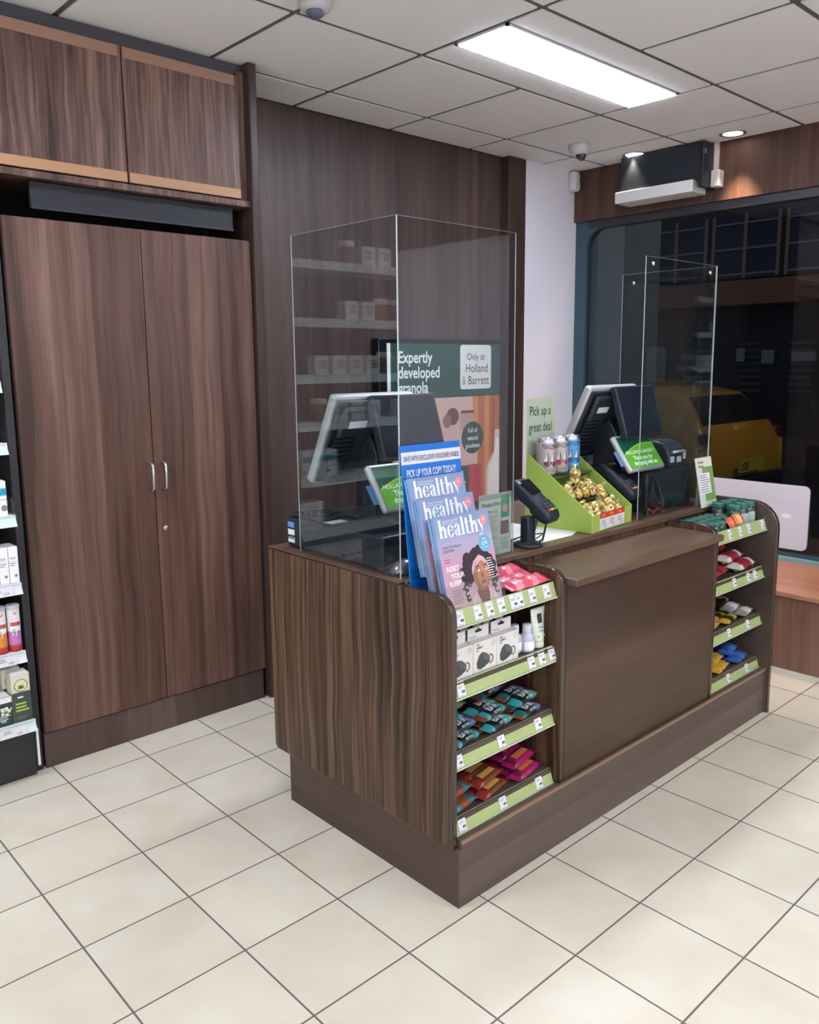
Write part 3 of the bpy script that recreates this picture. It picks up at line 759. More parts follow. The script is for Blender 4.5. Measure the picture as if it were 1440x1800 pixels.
# ------------------------------------------------------------------ tills
def tilt_mtx(x0, y0, z0, ang):
    """local x across, local y up the tilted face, local z out of the face towards the shopper; face leans back by ang"""
    return Matrix.Translation((x0, y0, z0)) @ Matrix(((1, 0, 0), (0, math.sin(ang), -math.cos(ang)), (0, math.cos(ang), math.sin(ang)))).to_4x4()
def till(dx, dy, zb, ddx, ddy, dz, box, prn, where):
    t = thing('till_terminal', 'black till with silver framed staff screen ' + where, 'till', (1.70 + dx, 2.05 + dy, CT), (0, 0, 0), 'tills on the counter')
    # staff side screen: leans towards the shopper at the top
    m = MB(); A = Matrix.Translation((1.54 + dx, 2.155 + dy, 1.105)) @ Matrix(((1, 0, 0), (0, -.44, -.898), (0, .898, -.44))).to_4x4()
    m.box(0, .335, 0, .31, -.028, .004, M_SILVER, .010, 3, A); part('screen_bezel', m, t)
    m = MB(); m.box(.012, .323, .012, .298, .004, .014, M_BLACK, .004, 2, A); m.box(.03, .305, .01, .285, .012, .034, M_BLACK, .012, 3, A)
    for k in range(9): m.box(.02, .10, .05 + k * .016, .056 + k * .016, .033, .036, M_BLACK2, 0, 1, A)
    m.box(.06, .13, .215, .24, .034, .0346, M_TAG, 0, 1, A); part('rear_housing', m, t)
    m = MB(); m.box(1.635 + dx, 1.768 + dx, 2.03 + dy, 2.15 + dy, zb + .002, zb + .017, M_BLACK, .006); m.prism([(2.0 + dy, zb + .012), (2.10 + dy, zb + .012), (2.10 + dy, 1.18), (2.03 + dy, 1.26), (1.99 + dy, 1.2)], 'x', 1.68 + dx, 1.75 + dx, M_BLACK, None, .006); part('stand', m, t)
    # second screen facing the shopper, switched off
    m = MB(); B = tilt_mtx(1.660 + dx, 1.925 + dy, 1.185, math.radians(17))
    m.box(0, .272, 0, .212, -.03, 0, M_BLACK, .006, 2, B); part('shopper_screen', m, t)
    m = MB(); m.box(.008, .264, .008, .202, -.001, .0008, mat('screen_off', '252b38', .12), 0, 1, B); part('screen_glass', m, t)
    d = thing('customer_display', 'small tilted display with green thank you screen ' + where, 'display', (1.70 + ddx, 1.86 + ddy, CT), (0, 0, 0), 'small customer displays')
    D = tilt_mtx(1.582 + ddx, 1.832 + ddy, 1.048 + dz, math.radians(35)); w, h = .250, .162
    m = MB(); m.box(0, w, 0, h, -.024, 0, M_SILVER, .010, 3, D); part('bezel', m, d)
    m = MB(); pr = Print(m, D @ Vector((.012, .012, .0008)), (1, 0, 0), (D.to_3x3() @ Vector((0, 1, 0))))
    w2, h2 = w - .024, h - .024
    GD = mat('display_dark', '15553c', .2, emit='15553c', es=.12); GL = mat('display_green', '5fa832', .2, emit='62ad34', es=.22); GY = mat('display_line', 'a6d23a', .2, emit='a6d23a', es=.18); WH = mat('display_white', 'f2f5ee', .3, emit='f2f5ee', es=.25)
    pr.rect(0, 0, w2, h2, GD, 0)
    pr.poly([(0, 0), (w2, 0), (w2, h2 * .66)] + [(w2 * (1 - k / 12), h2 * (.66 + .12 * math.sin(PI * (.25 + .75 * k / 12)) - .20 * (k / 12) ** 2)) for k in range(13)], GY, .0003)
    pr.poly([(0, 0), (w2, 0), (w2, h2 * .63)] + [(w2 * (1 - k / 12), h2 * (.63 + .12 * math.sin(PI * (.25 + .75 * k / 12)) - .20 * (k / 12) ** 2)) for k in range(13)], GL, .0006)
    pr.text('HOLLAND & BARRETT', w2 / 2, h2 * .44, .021, WH, .001, 'c', .95, 0); pr.text('Thank you for', w2 / 2, h2 * .25, .026, WH, .001, 'c', .9, .012); pr.text('shopping with us', w2 / 2, h2 * .08, .026, WH, .001, 'c', .9, .012)
    part('display_screen', m, d)
    m = MB(); m.box(.09, .17, .02, .10, -.05, -.022, M_BLACK, .006, 2, D); m.tube([D @ Vector((.13, .06, -.05)), (1.712 + ddx, 1.93 + ddy, zb + .045), (1.712 + ddx, 1.93 + ddy, zb + .004)], .014, M_BLACK, 12); m.box(1.66 + ddx, 1.765 + ddx, 1.885 + ddy, 1.975 + ddy, zb + .002, zb + .009, M_BLACK, .003); part('stand', m, d)
    m = MB(); m.box(-.018, .0, .035, .10, -.02, -.017, mat('blue_sticker', '5c8fc0', .4), 0, 1, D); part('blue_label', m, d)
    bx0, bx1, by0, by1 = box
    c = thing('cash_drawer', 'black cash drawer box under the till ' + where, 'cash drawer', ((bx0 + bx1) / 2, (by0 + by1) / 2, CT), (0, 0, 0), 'cash drawers on the counter')
    m = MB(); m.box(bx0, bx1, by0, by1, CT + .004, zb, M_BLACK, .010, 3); part('casing', m, c)
    m = MB(); m.box(bx0 + .015, bx1 - .015, by1, by1 + .008, CT + .012, zb - .012, M_BLACK, .003); part('drawer_front', m, c)
    for q in ((bx0 + .04, by0 + .04), (bx1 - .04, by0 + .04), (bx0 + .04, by1 - .04), (bx1 - .04, by1 - .04)):
        m = MB(); m.lathe([(0, CT + .0006), (.012, CT + .0006), (.012, CT + .005), (0, CT + .005)], (q[0], q[1], 0), M_BLACK2, 12); part('foot', m, c)
    px0, px1, py0 = prn
    p = thing('receipt_printer', 'rounded black receipt printer behind the small green display ' + where, 'printer', ((px0 + px1) / 2, py0 + .08, zb), (0, 0, 0), 'receipt printers on the cash drawers')
    m = MB(); prof = [(py0, zb + .001), (py0, zb + .045), (py0 + .010, zb + .075), (py0 + .03, zb + .098), (py0 + .065, zb + .108), (py0 + .12, zb + .106), (py0 + .15, zb + .08), (py0 + .155, zb + .001)]
    m.prism(prof, 'x', px0, px1, mat('printer_grey', '363c42', .42), None, .010); part('body', m, p)
    m = MB(); m.tube([(px0 + .02, py0 - .002, zb + .062), (px1 - .02, py0 - .002, zb + .062)], .006, M_SILVER, 8); part('paper_slot', m, p)
    for x, z, w_, h_ in ((px0 + .025, .020, .03, .025), ((px0 + px1) / 2 + .01, .018, .035, .024), (px1 - .018, .028, .022, .036)):
        m = MB(); m.box(x - w_ / 2, x + w_ / 2, py0 - .0022, py0 - .0008, zb + z, zb + z + h_, M_TAG); part('white_label', m, p)
    return t
till(0, 0, .988, 0, 0, 0, (1.515, 1.925, 1.775, 2.262), (1.80, 1.922, 1.955), 'behind the magazine stand')
till(1.12, -.14, 1.046, 1.165, -.092, .016, (2.862, 3.205, 1.742, 2.14), (3.075, 3.215, 1.775), 'beside the shop window')
# stickers and keyboard at the near till
k = thing('keyboard', 'black ribbed keypad on top of the near cash drawer', 'keyboard', (1.60, 2.17, .988))
m = MB(); m.box(1.522, 1.622, 2.09, 2.25, .989, 1.004, M_BLACK, .004); part('base', m, k)
m = MB()
for i in range(4):
    for j in range(5): m.box(1.527 + i * .0235, 1.547 + i * .0235, 2.098 + j * .029, 2.121 + j * .029, 1.004, 1.012, M_BLACK, .002, 1)
part('keys', m, k)
solo('receipt_slip', MB().box(1.535, 1.60, 2.04, 2.082, .9885, .9895, M_PAPERW), 'small white slip of paper on the near cash drawer', 'paper')
s = MB()
for z, c in ((.955, 'blue_sticker'), (.93, 'white'), (.905, 'green')):
    s.box(1.513, 1.5145, 2.215, 2.25, z, z + .018, mat('blue_sticker') if c == 'blue_sticker' else M_TAG)
    if c == 'green': s.box(1.5128, 1.513, 2.215, 2.25, z + .011, z + .018, mat('green_sticker', '4f9c54', .4))
cd = bpy.data.objects['cash_drawer']; part('sticker', s, cd)
sc = thing('barcode_scanner', 'silver domed scanner lying on the counter behind the clear screen', 'scanner', (1.56, 1.72, CT))
m = MB(); secs = []
for k_ in range(9):
    f = k_ / 8; y = 1.70 + .0 * f; x = 1.515 + .11 * f; r = .006 + .034 * math.sin(PI * min(1, f * .9 + .08)) ** .7
    secs.append([(x, 1.732 + r * 1.0 * math.cos(a), CT + max(.0015, r * 1.05 * math.sin(a))) for a in [PI * j / 10 for j in range(11)]])
m.loft(secs, mat('scanner_silver', '8f8f90', .22, metal=.7)); part('body', m, sc)
m = MB(); m.box(1.515, 1.64, 1.705, 1.758, CT + .0006, CT + .010, M_BLACK, .004); part('base', m, sc)
cb = MB(); cb.tube([(2.83 + .004 * k, 1.715 + .012 * math.sin(k * .35), CT + .006 + (.02 if 4 < k < 26 else 0) * abs(math.sin(k * .35))) for k in range(30)], .004, mat('cable_red', 'b5423c', .4), 6)
solo('cable', cb, 'thin red cable on the counter by the window till', 'cable')
cb = MB()
cb.tube([(2.90 + .05 * math.cos(a) * (1 - .012 * k), 1.7185 + .016 * math.sin(a), CT + .055 + .05 * math.sin(a * 1.0) + .0007 * k) for k, a in enumerate([.35 * q for q in range(60)])], .0035, mat('cable_black', '22242a', .4), 6)
solo('cable', cb, 'loose black coiled cable in front of the window till drawer', 'cable')

# card machines on posts
def card_machine(px_, py_, hx, hy, hz, yaw_, where, loop=True):
    t = thing('card_terminal', 'black card payment terminal ' + where, 'card terminal', (px_, py_, CT), (0, 0, 0), 'card terminals')
    m = MB(); m.lathe([(0, .0006), (.047, .0006), (.049, .006), (.044, .012), (.020, .016), (.020, .02), (0, .02)], (px_, py_, CT), M_BLACK, 28); part('foot', m, t)
    m = MB(); m.box(px_ - .021, px_ + .021, py_ - .017, py_ + .017, CT + .012, hz - .055, M_BLACK, .005); part('post', m, t)
    H = Matrix.Translation((hx, hy, hz)) @ Matrix.Rotation(yaw_, 4, 'Z') @ Matrix.Rotation(math.radians(37), 4, 'X')
    # head: long rounded handset, local -y is the shopper's end
    def sec(y, w, z0, z1):
        r = min(.012, (z1 - z0) * .4); pts = []
        for cx, cz, a in ((w - r, z1 - r, 0), (-w + r, z1 - r, 90), (-w + r, z0 + r, 180), (w - r, z0 + r, 270)):
            for k in range(4):
                q = math.radians(a + 30 * k); pts.append(H @ Vector((cx + r * math.cos(q), y, cz + r * math.sin(q))))
        return pts
    m = MB(); m.loft([sec(.088, .026, -.012, .004), sec(.08, .036, -.026, .012), (sec(.03, .039, -.032, .017)), sec(-.02, .040, -.030, .014), sec(-.03, .043, -.036, .016), sec(-.075, .043, -.036, .012), sec(-.092, .039, -.030, .004), sec(-.098, .030, -.022, -.006)], M_BLACK); part('handset', m, t)
    m = MB(); m.box(-.031, .031, .006, .068, .0165, .0180, M_BLACK2, .001, 1, H @ Matrix.Rotation(math.radians(3), 4, 'X')); part('screen', m, t)
    m = MB()
    for i in range(3):
        for j in range(4):
            cm = mat('key_dark', '3a3f45', .4)
            if j == 3: cm = (mat('key_red', 'c8402f', .4), mat('key_yellow', 'd9b23a', .4), mat('key_green', '4da14a', .4))[i]
            m.box(-.026 + i * .019, -.012 + i * .019, -.036 - j * .013, -.027 - j * .013, .0135 - j * .001, .0185 - j * .001, cm, .0015, 1, H)
    part('keypad', m, t)
    if loop:
        m = MB(); m.tube([H @ Vector(p) for p in ((-.036, -.062, -.034), (-.039, -.085, -.085), (-.036, -.098, -.112), (.036, -.098, -.112), (.039, -.085, -.085), (.036, -.062, -.034))], .0036, M_BLACK, 8); part('wire_loop', m, t)
    m = MB(); m.tube([(px_ - .01, py_ + .02, CT + .03), (px_ - .05, py_ + .06, CT + .005), (px_ + .03, py_ + .09, CT + .005), (px_ + .09, py_ + .05, CT + .018), (px_ + .085, py_ - .0, CT + .03), (px_ + .02, py_ - .012, CT + .02)], .0022, mat('cable_black'), 6); part('lead', m, t)
    return t
card_machine(2.085, 1.705, 2.128, 1.712, 1.040, math.radians(10), 'on a post beside the green card box')
card_machine(2.737, 1.785, 2.745, 1.790, 1.035, math.radians(8), 'behind the clear screen by the window', False)
solo('paper_sheet', MB().prism([(2.10, 1.70), (2.32, 1.70), (2.40, 1.735), (2.33, 2.02), (2.12, 1.99)], 'z', CT + .0006, CT + .0018, M_PAPERW), 'white sheet of paper flat on the counter under the card terminal', 'paper')

# ------------------------------------------------------------------ magazines in their stand
TA = math.radians(14)
MW, MH = .211, .268
def mag_frame(x, y, z):
    return Matrix.Translation((x, y, z)) @ Matrix(((1, 0, 0), (0, math.sin(TA), -math.cos(TA)), (0, math.cos(TA), math.sin(TA)))).to_4x4()
MAG_ROT = (PI / 2 - TA, 0, 0)          # local x across, local y up the page, local z towards the reader
COVER = ramp_print('cover_print', [(0, 'cfa9a0'), (.25, 'c79aa4'), (.5, 'c58fa8'), (.72, 'a9a3bd'), (.85, '8598bb'), (1, '7f93b6')], 1, 0, MH, .3, .5)
HAIR = mat('cover_hair', '2a2223', .35); SKIN = mat('cover_skin', '9a6243', .35); SKINL = mat('cover_skin_light', 'b57c58', .35); SKIND = mat('cover_skin_dark', '7a4a33', .35); BAND = mat('cover_headband', 'd9b0b8', .35); BAND2 = mat('cover_headband_dark', 'b98c98', .35)
SHIRT = mat('cover_shirt', 'd9c2bb', .35); LIPS = mat('cover_lips', '9a4a44', .35); BADGE = mat('cover_badge', '6aaecb', .35); PINKB = mat('cover_pinkbadge', 'e58a92', .35)
EDGEP = mat('page_edges', 'b9c4d6', .6); EDGEP2 = mat('page_edges_blue', '7fa6cf', .5); EDGEP3 = mat('page_edges_pink', 'b98a9c', .5)
def make_magazine():
    t = thing('magazine', 'front magazine with a full cover portrait in the lowest tier of the stand', 'magazine', (0, 0, 0), MAG_ROT, 'magazines in the counter stand')
    m = MB(); m.box(0, MW, 0, MH, -.0042, -.0006, EDGEP); m.box(-.0005, .002, 0, MH, -.0046, -.0002, EDGEP2); m.box(-.0003, .0022, MH * .12, MH * .62, -.0047, -.0001, EDGEP3); part('pages', m, t, False)
    m = MB(); m.box(0, MW, 0, MH, -.0006, 0, COVER)
    pr = Print(m, (0, 0, 0), (1, 0, 0), (0, 1, 0), None, .15); h = .0004
    rnd = random.Random(3)
    FX = .016
    class Sh(Print):
        def P(s_, x, y, h): return Print.P(s_, min(x + FX, MW), y, h)
    pq = pr; pr = Sh(m, (0, 0, 0), (1, 0, 0), (0, 1, 0), None, .15)
    # curls, neck, shirt
    for k in range(90):
        a = rnd.uniform(-.6, PI + .6); r = rnd.uniform(.5, 1)
        pr.disc(.122 + .060 * r * math.cos(a), .118 + .055 * r * math.sin(a) - .01 * abs(math.cos(a)), rnd.uniform(.008, .017), HAIR, h + .00001 * k, rnd.uniform(.007, .015), 9, rnd.random())
    for k in range(26):
        sx = -1 if k % 2 else 1
        pr.ring(.122 + sx * rnd.uniform(.045, .07), rnd.uniform(.035, .12), .010, .006, HAIR, h + .001, rnd.randint(0, 200), 330, 8)
    pr.poly([(.065, 0), (.085, .040), (.12, .052), (.165, .045), (.195, 0)], SHIRT, .0012)
    pr.poly([(.103, 0), (.100, .05), (.112, .075), (.142, .07), (.148, .04), (.152, 0)], SKIND, .0014)
    pr.poly([(.085, .040), (.098, .052), (.118, .006), (.113, 0), (.095, 0)], BAND, .0016); pr.poly([(.168, .045), (.150, .055), (.142, .005), (.148, 0), (.165, 0)], BAND, .0016)
    pr.disc(.128, .098, .034, SKIN, .0018, .047, 30, -.08); pr.disc(.134, .095, .022, SKINL, .0019, .036, 24, -.08)
    pr.poly([(.092, .098), (.094, .118), (.104, .135), (.128, .150), (.146, .141), (.160, .118), (.163, .104), (.154, .122), (.132, .134), (.110, .120)], BAND, .0022); pr.poly([(.092, .100), (.104, .126), (.122, .140), (.112, .124)], BAND2, .0024)
    for ex in (.116, .146):
        pr.disc(ex, .108, .0075, M_PAPERW, .0023, .0036, 14, -.1); pr.disc(ex - .002, .109, .0033, HAIR, .0026, .0035, 10); pr.rect(ex - .008, .1175, ex + .008, .1200, HAIR, .0024)
    pr.poly([(.130, .106), (.136, .088), (.129, .086), (.125, .089)], SKIND, .0023); pr.disc(.131, .074, .0095, LIPS, .0024, .0048, 14); pr.rect(.122, .0735, .140, .0745, SKIND, .0027)
    pr = pq
    masthead(pr, .011, .213, .0495, mat('cover_white', 'eef0f4', .3), .0014)
    pr.text('BE KIND TO YOUR BODY', .03, .2545, .0058, M_PAPERW, .0014, 'l', .9); pr.text('FROM THE INSIDE OUT', .03, .2475, .0058, M_PAPERW, .0014, 'l', .9)
    pr.text('YOUR TOP HEALTH', .012, .183, .0095, M_INK, .0014, 'l', .85, .01); pr.text('QUESTIONS:', .012, .173, .0095, M_INK, .0014, 'l', .85, .01)
    pr.lines(.013, .045, .155, 2, .007, .0025, mat('cover_red', 'a0445e', .4), .0014, 2)
    for k, (s, x) in enumerate((('RESET', .014), ('YOUR', .028), ('SLEEP', .017))): pr.text(s, x, .122 - .020 * k, .019, M_PAPERW, .003, 'l', .95, .018)
    pr.lines(.022, .062, .070, 6, .0068, .0022, M_INKG, .0014, 4); pr.lines(.016, .05, .024, 2, .006, .002, M_INKG, .003, 5)
    pr.lines(.172, .200, .135, 9, .0068, .0022, M_PAPERW, .0022, 6)
    pr.disc(.176, .178, .024, BADGE, .0026, None, 30); pr.text('SAVE', .176, .187, .008, M_PAPERW, .0034, 'c', .9, .01); pr.text('£191', .176, .173, .014, M_PAPERW, .0034, 'c', .9, .01); pr.text('WITH VOUCHERS', .176, .165, .0042, M_PAPERW, .0034, 'c', .9)
    pr.disc(.186, .243, .014, PINKB, .0026, None, 24); pr.text('FREE', .186, .241, .0065, M_PAPERW, .0034, 'c', .9, .01)
    pr.rect(.178, .004, .197, .016, M_PAPER, .0022)
    part('cover', m, t, False)
    return t
MX = 1.500
first = make_magazine()
TIERS = [(1.483, .815, 'lowest', 5), (1.540, .858, 'middle', 4), (1.578, .912, 'top', 4)]
nmag = 0
for ti, (y, z, nm, n) in enumerate(TIERS):
    for k in range(n):
        dep = .0054 * k
        jit = .0012 * ((k * 5) % 3)
        loc = (MX + .0015 * ((k * 7) % 3), y + dep * math.cos(TA) + jit * math.sin(TA), z - dep * math.sin(TA) + jit * math.cos(TA))
        if k == 0: lab = 'front magazine with a full cover portrait in the lowest tier of the stand' if ti == 0 else 'front magazine of the ' + nm + ' tier in the clear stand'
        else: lab = 'magazine stacked behind the front copy in the ' + nm + ' tier of the stand'
        if nmag == 0:
            first.location = loc; first['label'] = lab
        else:
            dup(first, loc, MAG_ROT, lab)
        nmag += 1
# clear stand with blue header board
t = thing('magazine_stand', 'clear tiered magazine stand with blue header board on the counter corner', 'magazine stand', (MX, 1.6, .81))
m = MB(); TB = math.radians(5.8); B = Matrix.Translation((MX - .001, 1.6345, .848)) @ Matrix(((1, 0, 0), (0, math.sin(TB), -math.cos(TB)), (0, math.cos(TB), math.sin(TB)))).to_4x4(); BLU = mat('header_blue', '0f6fc6', .4)
m.box(0, .232, .005, .415, -.004, 0, BLU, 0, 1, B)
pr = Print(m, B @ Vector((0, 0, .0006)), (1, 0, 0), B.to_3x3() @ Vector((0, 1, 0)))
pr.rect(0, .362, .232, .396, mat('header_band', 'd9dce6', .4), 0); pr.text('SAVE WITH EXCLUSIVE VOUCHERS INSIDE', .116, .3705, .0205, M_INK, .0006, 'c', .60, .008, 1., .218); pr.text('PICK UP YOUR COPY TODAY!', .112, .327, .0285, M_PAPERW, .0006, 'c', .64, .010, 1., .192)
part('header_board', m, t)
for k, (y, z, nm, n) in enumerate(TIERS):
    m = MB(); A = mag_frame(MX - .001, y, z - .0005)
    m.box(0, .226, 0, .085 if k == 0 else .06, .0007, .0014, M_POCKET, 0, 1, A)
    m.box(0, .226, -.003, -.0012, -.026 if k != 1 else -.022, .0014, M_POCKET, 0, 1, A)
    m.box(-.001, 0, -.003, .16, -.026 if k != 1 else -.022, .0014, M_POCKET, 0, 1, A); m.box(.226, .228, -.003, .16, -.026 if k != 1 else -.022, .0014, M_POCKET, 0, 1, A)
    part('pocket', m, t)
m = MB(); m.box(MX - .001, MX + .22, 1.49, 1.640, .8034, .8042, M_POCKET); m.box(MX - .001, MX + .22, 1.639, 1.641, .8042, .92, M_POCKET); part('base', m, t)

# notice taped inside the screen
t = thing('notice_sheet', 'pale printed product recall notice on the clear screen beside the magazines', 'notice', (1.9, 1.695, CT))
m = MB(); m.box(1.832, 1.983, 1.6905, 1.6915, CT + .001, 1.082, mat('notice_paper', 'c3d0bd', .5))
pr = Print(m, (1.832, 1.690, CT + .002), (1, 0, 0), (0, 0, 1))
pr.rect(0, .178, .151, .194, mat('notice_grey', '9aa39a', .5), .0003); pr.text('Product Recall', .012, .156, .021, M_INK, .0006, 'l', .8, .006); pr.text('Rice cakes 125g', .012, .136, .014, M_INKG, .0006, 'l', .8)
pr.rect(.100, .115, .140, .188, mat('notice_green', '4b9a76', .5), .0008); pr.disc(.12, .145, .014, mat('notice_pink', 'c98f8c', .5), .0012); pr.rect(.10, .062, .138, .105, mat('notice_photo', '806a74', .5), .0008)
pr.lines(.012, .09, .125, 12, .008, .0016, M_INKG, .0008, 3); pr.lines(.100, .142, .05, 5, .008, .0016, M_INKG, .0008, 8)
part('sheet', m, t)

# ------------------------------------------------------------------ green card box with cans and wrapped sweets
BX = Matrix.Translation((2.385, 1.664, CT)) @ Matrix.Rotation(math.radians(6), 4, 'Z')
BE_ = (0, 0, math.radians(6))
def BP(x, y, z): return tuple(BX @ Vector((x, y, z)))
t = thing('display_box', 'lime green card counter box with sloping sides', 'display box', (2.385, 1.664, CT), BE_)
BW, BD = .300, .275
for x in (0, BW - .003):
    m = MB(); m.prism([(0, .001), (BD, .001), (BD, .262), (BD - .010, .262), (0, .066)], 'x', x, x + .003, M_LIME, M_LIMED); part('side_panel', m, t, False)
m = MB(); m.box(.0031, BW - .0031, 0, .003, .001, .064, M_LIME)
pr = Print(m, (.055, -.0008, .006), (1, 0, 0), (0, 0, 1)); pr.rect(0, 0, .185, .056, M_PAPER, .0002); pr.rect(0, .040, .185, .060, mat('price_red', 'd8452e', .4), .0006)
for k in range(3): pr.lines(.012 + k * .06, .055 + k * .06, .032, 3, .007, .0022, M_INKG, .0008, k); pr.text('£1.99', .03 + k * .06, .004, .012, M_INK, .0008, 'l', .7); pr.text('OFFER', .012 + .06 * k, .045, .012, mat('price_yellow', 'f0d65a', .4), .001, 'l', .8, .01)
part('front_panel', m, t, False)
m = MB(); m.box(.0031, BW - .0031, BD - .003, BD, .001, .258, M_LIME); part('rear_panel', m, t, False)
DK = mat('tier_dark', '53592f', .6)
for y0, y1, z in ((.0032, .085, .034), (.0882, .165, .098), (.1682, BD - .0032, .182)):
    m = MB(); m.box(.0032, BW - .0032, y0, y1, z - .003, z, DK); m.box(.0032, BW - .0032, y1, y1 + .0028, z - .003 if z < .16 else .002, z + .055 if z < .16 else z, M_LIME); part('tier', m, t, False)
FOIL = mat('gold_foil', 'cfa436', .28, metal=.75, bump=.6, bscale=120); FOILP = mat('foil_print', '5a4630', .4); FOILW = mat('foil_light', 'efe3b0', .25, metal=.4, bump=.5, bscale=150)
def sweet_mesh(seed):
    rnd = random.Random(seed); m = MB()
    r = bmesh.ops.create_icosphere(m.bm, subdivisions=3, radius=.021)
    k0, k1, k2 = m.mi(FOIL), m.mi(FOILW), m.mi(FOILP)
    for v in r['verts']:
        d = v.co.normalized(); n_ = noise.noise(d * 3.1 + Vector((seed * 3.3, 0, 0))) * .0026 + noise.noise(d * 8 + Vector((0, seed * 2., 0))) * .0014
        v.co += d * n_
        if d.z > .72: v.co += Vector((0, 0, .008 * (d.z - .72) / .28)); v.co.x *= 1 - .55 * (d.z - .72) / .28; v.co.y *= 1 - .55 * (d.z - .72) / .28
    for f in set(f for v in r['verts'] for f in v.link_faces):
        c = f.calc_center_median().normalized(); q = noise.noise(c * 4 + Vector((seed, 5, 0)))
        f.material_index = k1 if q > .12 else (k2 if q < -.33 else k0); f.smooth = True
    # twisted frill on top
    for j in range(9):
        a = 2 * PI * j / 9 + rnd.random() * .4; p = Vector((.004 * math.cos(a), .004 * math.sin(a), .027)); q = Vector((.012 * math.cos(a), .012 * math.sin(a), .033 + rnd.uniform(-.004, .004))); q2 = Vector((.012 * math.cos(a + .6), .012 * math.sin(a + .6), .032)); p2 = Vector((.004 * math.cos(a + .6), .004 * math.sin(a + .6), .027))
        m.poly([p, p2, q2, q], FOILW)
    return m.mesh('foil_sweet')
sweets = [sweet_mesh(k) for k in range(3)]
rnd = random.Random(11)
spots = []
for z, y0, n, lab in ((.098, .108, 5, 'upper'), (.034, .026, 5, 'lower')):
    for k in range(n): spots.append((.036 + k * .051, y0 + .004 * (k % 2), z + .020, lab, 'row'))
    for k in range(n - 1): spots.append((.060 + k * .051, y0 + .030, z + .040, lab, 'row'))
    for k in range(1): spots.append((.085 + k * .05 + (0.05 if lab == 'lower' else 0), y0 + .012, z + .066 - (.008 if lab == 'lower' else 0), lab, 'heap'))
for i, (x, y, z, lab, w) in enumerate(spots):
    o = bpy.data.objects.new('wrapped_sweet', sweets[i % 3]); COL.objects.link(o)
    o.location = BP(x, y, z); o.rotation_euler = (rnd.uniform(-.7, .7), rnd.uniform(-.7, .7), rnd.uniform(0, 6))
    o['label'] = 'round sweet in gold foil in the ' + lab + ' tier of the green card box' if w == 'row' else 'gold foil sweet heaped on top of the ' + lab + ' tier'
    o['category'] = 'sweet'; o['group'] = 'gold wrapped sweets in the ' + lab + ' tier'
CANA = mat('can_alloy', 'c9ccd0', .25, metal=.85)
def can(x, body, mnt, mnt2, lab):
    t = thing('drink_can', lab, 'drink can', BP(x, .2195, .1825), (0, 0, math.radians(6 - 30)), 'drinks cans in the green card box')
    r, h = .0365, .140
    m = MB(); m.lathe([(0, .002), (.026, .002), (.029, 0), (.034, .006), (r, .014), (r, h - .014), (.0325, h - .003), (.0328, h), (.030, h), (.0295, h - .004), (0, h - .004)], (0, 0, 0), body, 40, None, [CANA, CANA, CANA, CANA, body, CANA, CANA, CANA, CANA, CANA])
    def wrap(u, v, hh): a = -PI / 2 + u / r; return Vector(((r + hh) * math.cos(a), (r + hh) * math.sin(a), v))
    pr = Print(m, (0, 0, 0), (1, 0, 0), (0, 0, 1), wrap)
    pr.text('TENZING', 0, .104, .0225, M_INK, .0006, 'c', .72, .006)
    for s_ in (-1, 1):
        c = s_ * .012
        pr.poly([(c - .014, .058), (c, .036), (c, .058)], mnt, .0005); pr.poly([(c, .036), (c + .014, .058), (c, .058)], mnt2, .0005)
        pr.poly([(c - .014, .058), (c, .058), (c, .088)], M_PAPERW, .0006); pr.poly([(c, .058), (c + .014, .058), (c, .088)], mat('can_grey', '8f9096', .35), .0006)
        pr.poly([(c - .0012, .058), (c + .0012, .058), (c + .0012, .088), (c - .0012, .088)], M_INK, .0009)
    pr.poly([(-.029, .052), (-.02, .06), (-.008, .046), (0, .056), (.010, .046), (.02, .06), (.029, .052), (.02, .036), (0, .030), (-.02, .036)], mnt, .0008)
    pr.text('NATURAL ENERGY', 0, .022, .007, M_INKG, .0006, 'c', .8)
    part('can_body', m, t, False)
    k = MB(); k.box(-.008, .008, -.014, .008, h - .0035, h - .0022, CANA, .0005); part('ring_pull', k, t, False)
can(.046, mat('can_grey_pink', 'b9a9a9', .3, metal=.25), mat('can_plum', '7d3b4c', .35), mat('can_plum_dark', '5d2b3c', .35), 'pinkish silver drinks can at the left end of the row')
can(.130, mat('can_pale', 'c3b5b5', .3, metal=.25), mat('can_rose', 'b04a62', .35), mat('can_rose_dark', '8a3048', .35), 'silver drinks can with rose mountain print in the middle of the row')
can(.215, mat('can_blue', '4fa6d3', .3, metal=.25), mat('can_royal', '2b5fae', .35), mat('can_royal_dark', '1d3f80', .35), 'blue drinks can at the right end of the row')
t = thing('header_card', 'pale green card reading pick up a great deal behind the cans', 'sign', BP(0.01, .281, 0), BE_)
m = MB(); pts = []
for cx, cz, a in ((.178, .455, 0), (.012, .455, 90)):
    for k in range(5): q = math.radians(a + 22.5 * k); pts.append((cx + .012 * math.cos(q), cz + .012 * math.sin(q)))
pts += [(0, .001), (.19, .001)]
m.prism(pts, 'y', 0, .003, mat('card_pale_green', 'bccbb0', .5), M_LIMED)
pr = Print(m, (0, -.0004, 0), (1, 0, 0), (0, 0, 1)); pr.text('Pick up a', .014, .402, .050, mat('card_ink', '3e4a44', .5), .0004, 'l', .80, .006); pr.text('great deal', .010, .342, .050, mat('card_ink'), .0004, 'l', .80, .006)
for k in range(4): pr.poly([(.105 + k * .020, .275), (.112 + k * .022, .275), (.116 + .024 * k, .325 - .012 * abs(k - 2))], mat('card_leaf', '54605c', .5), .0004)
part('card', m, t, False)

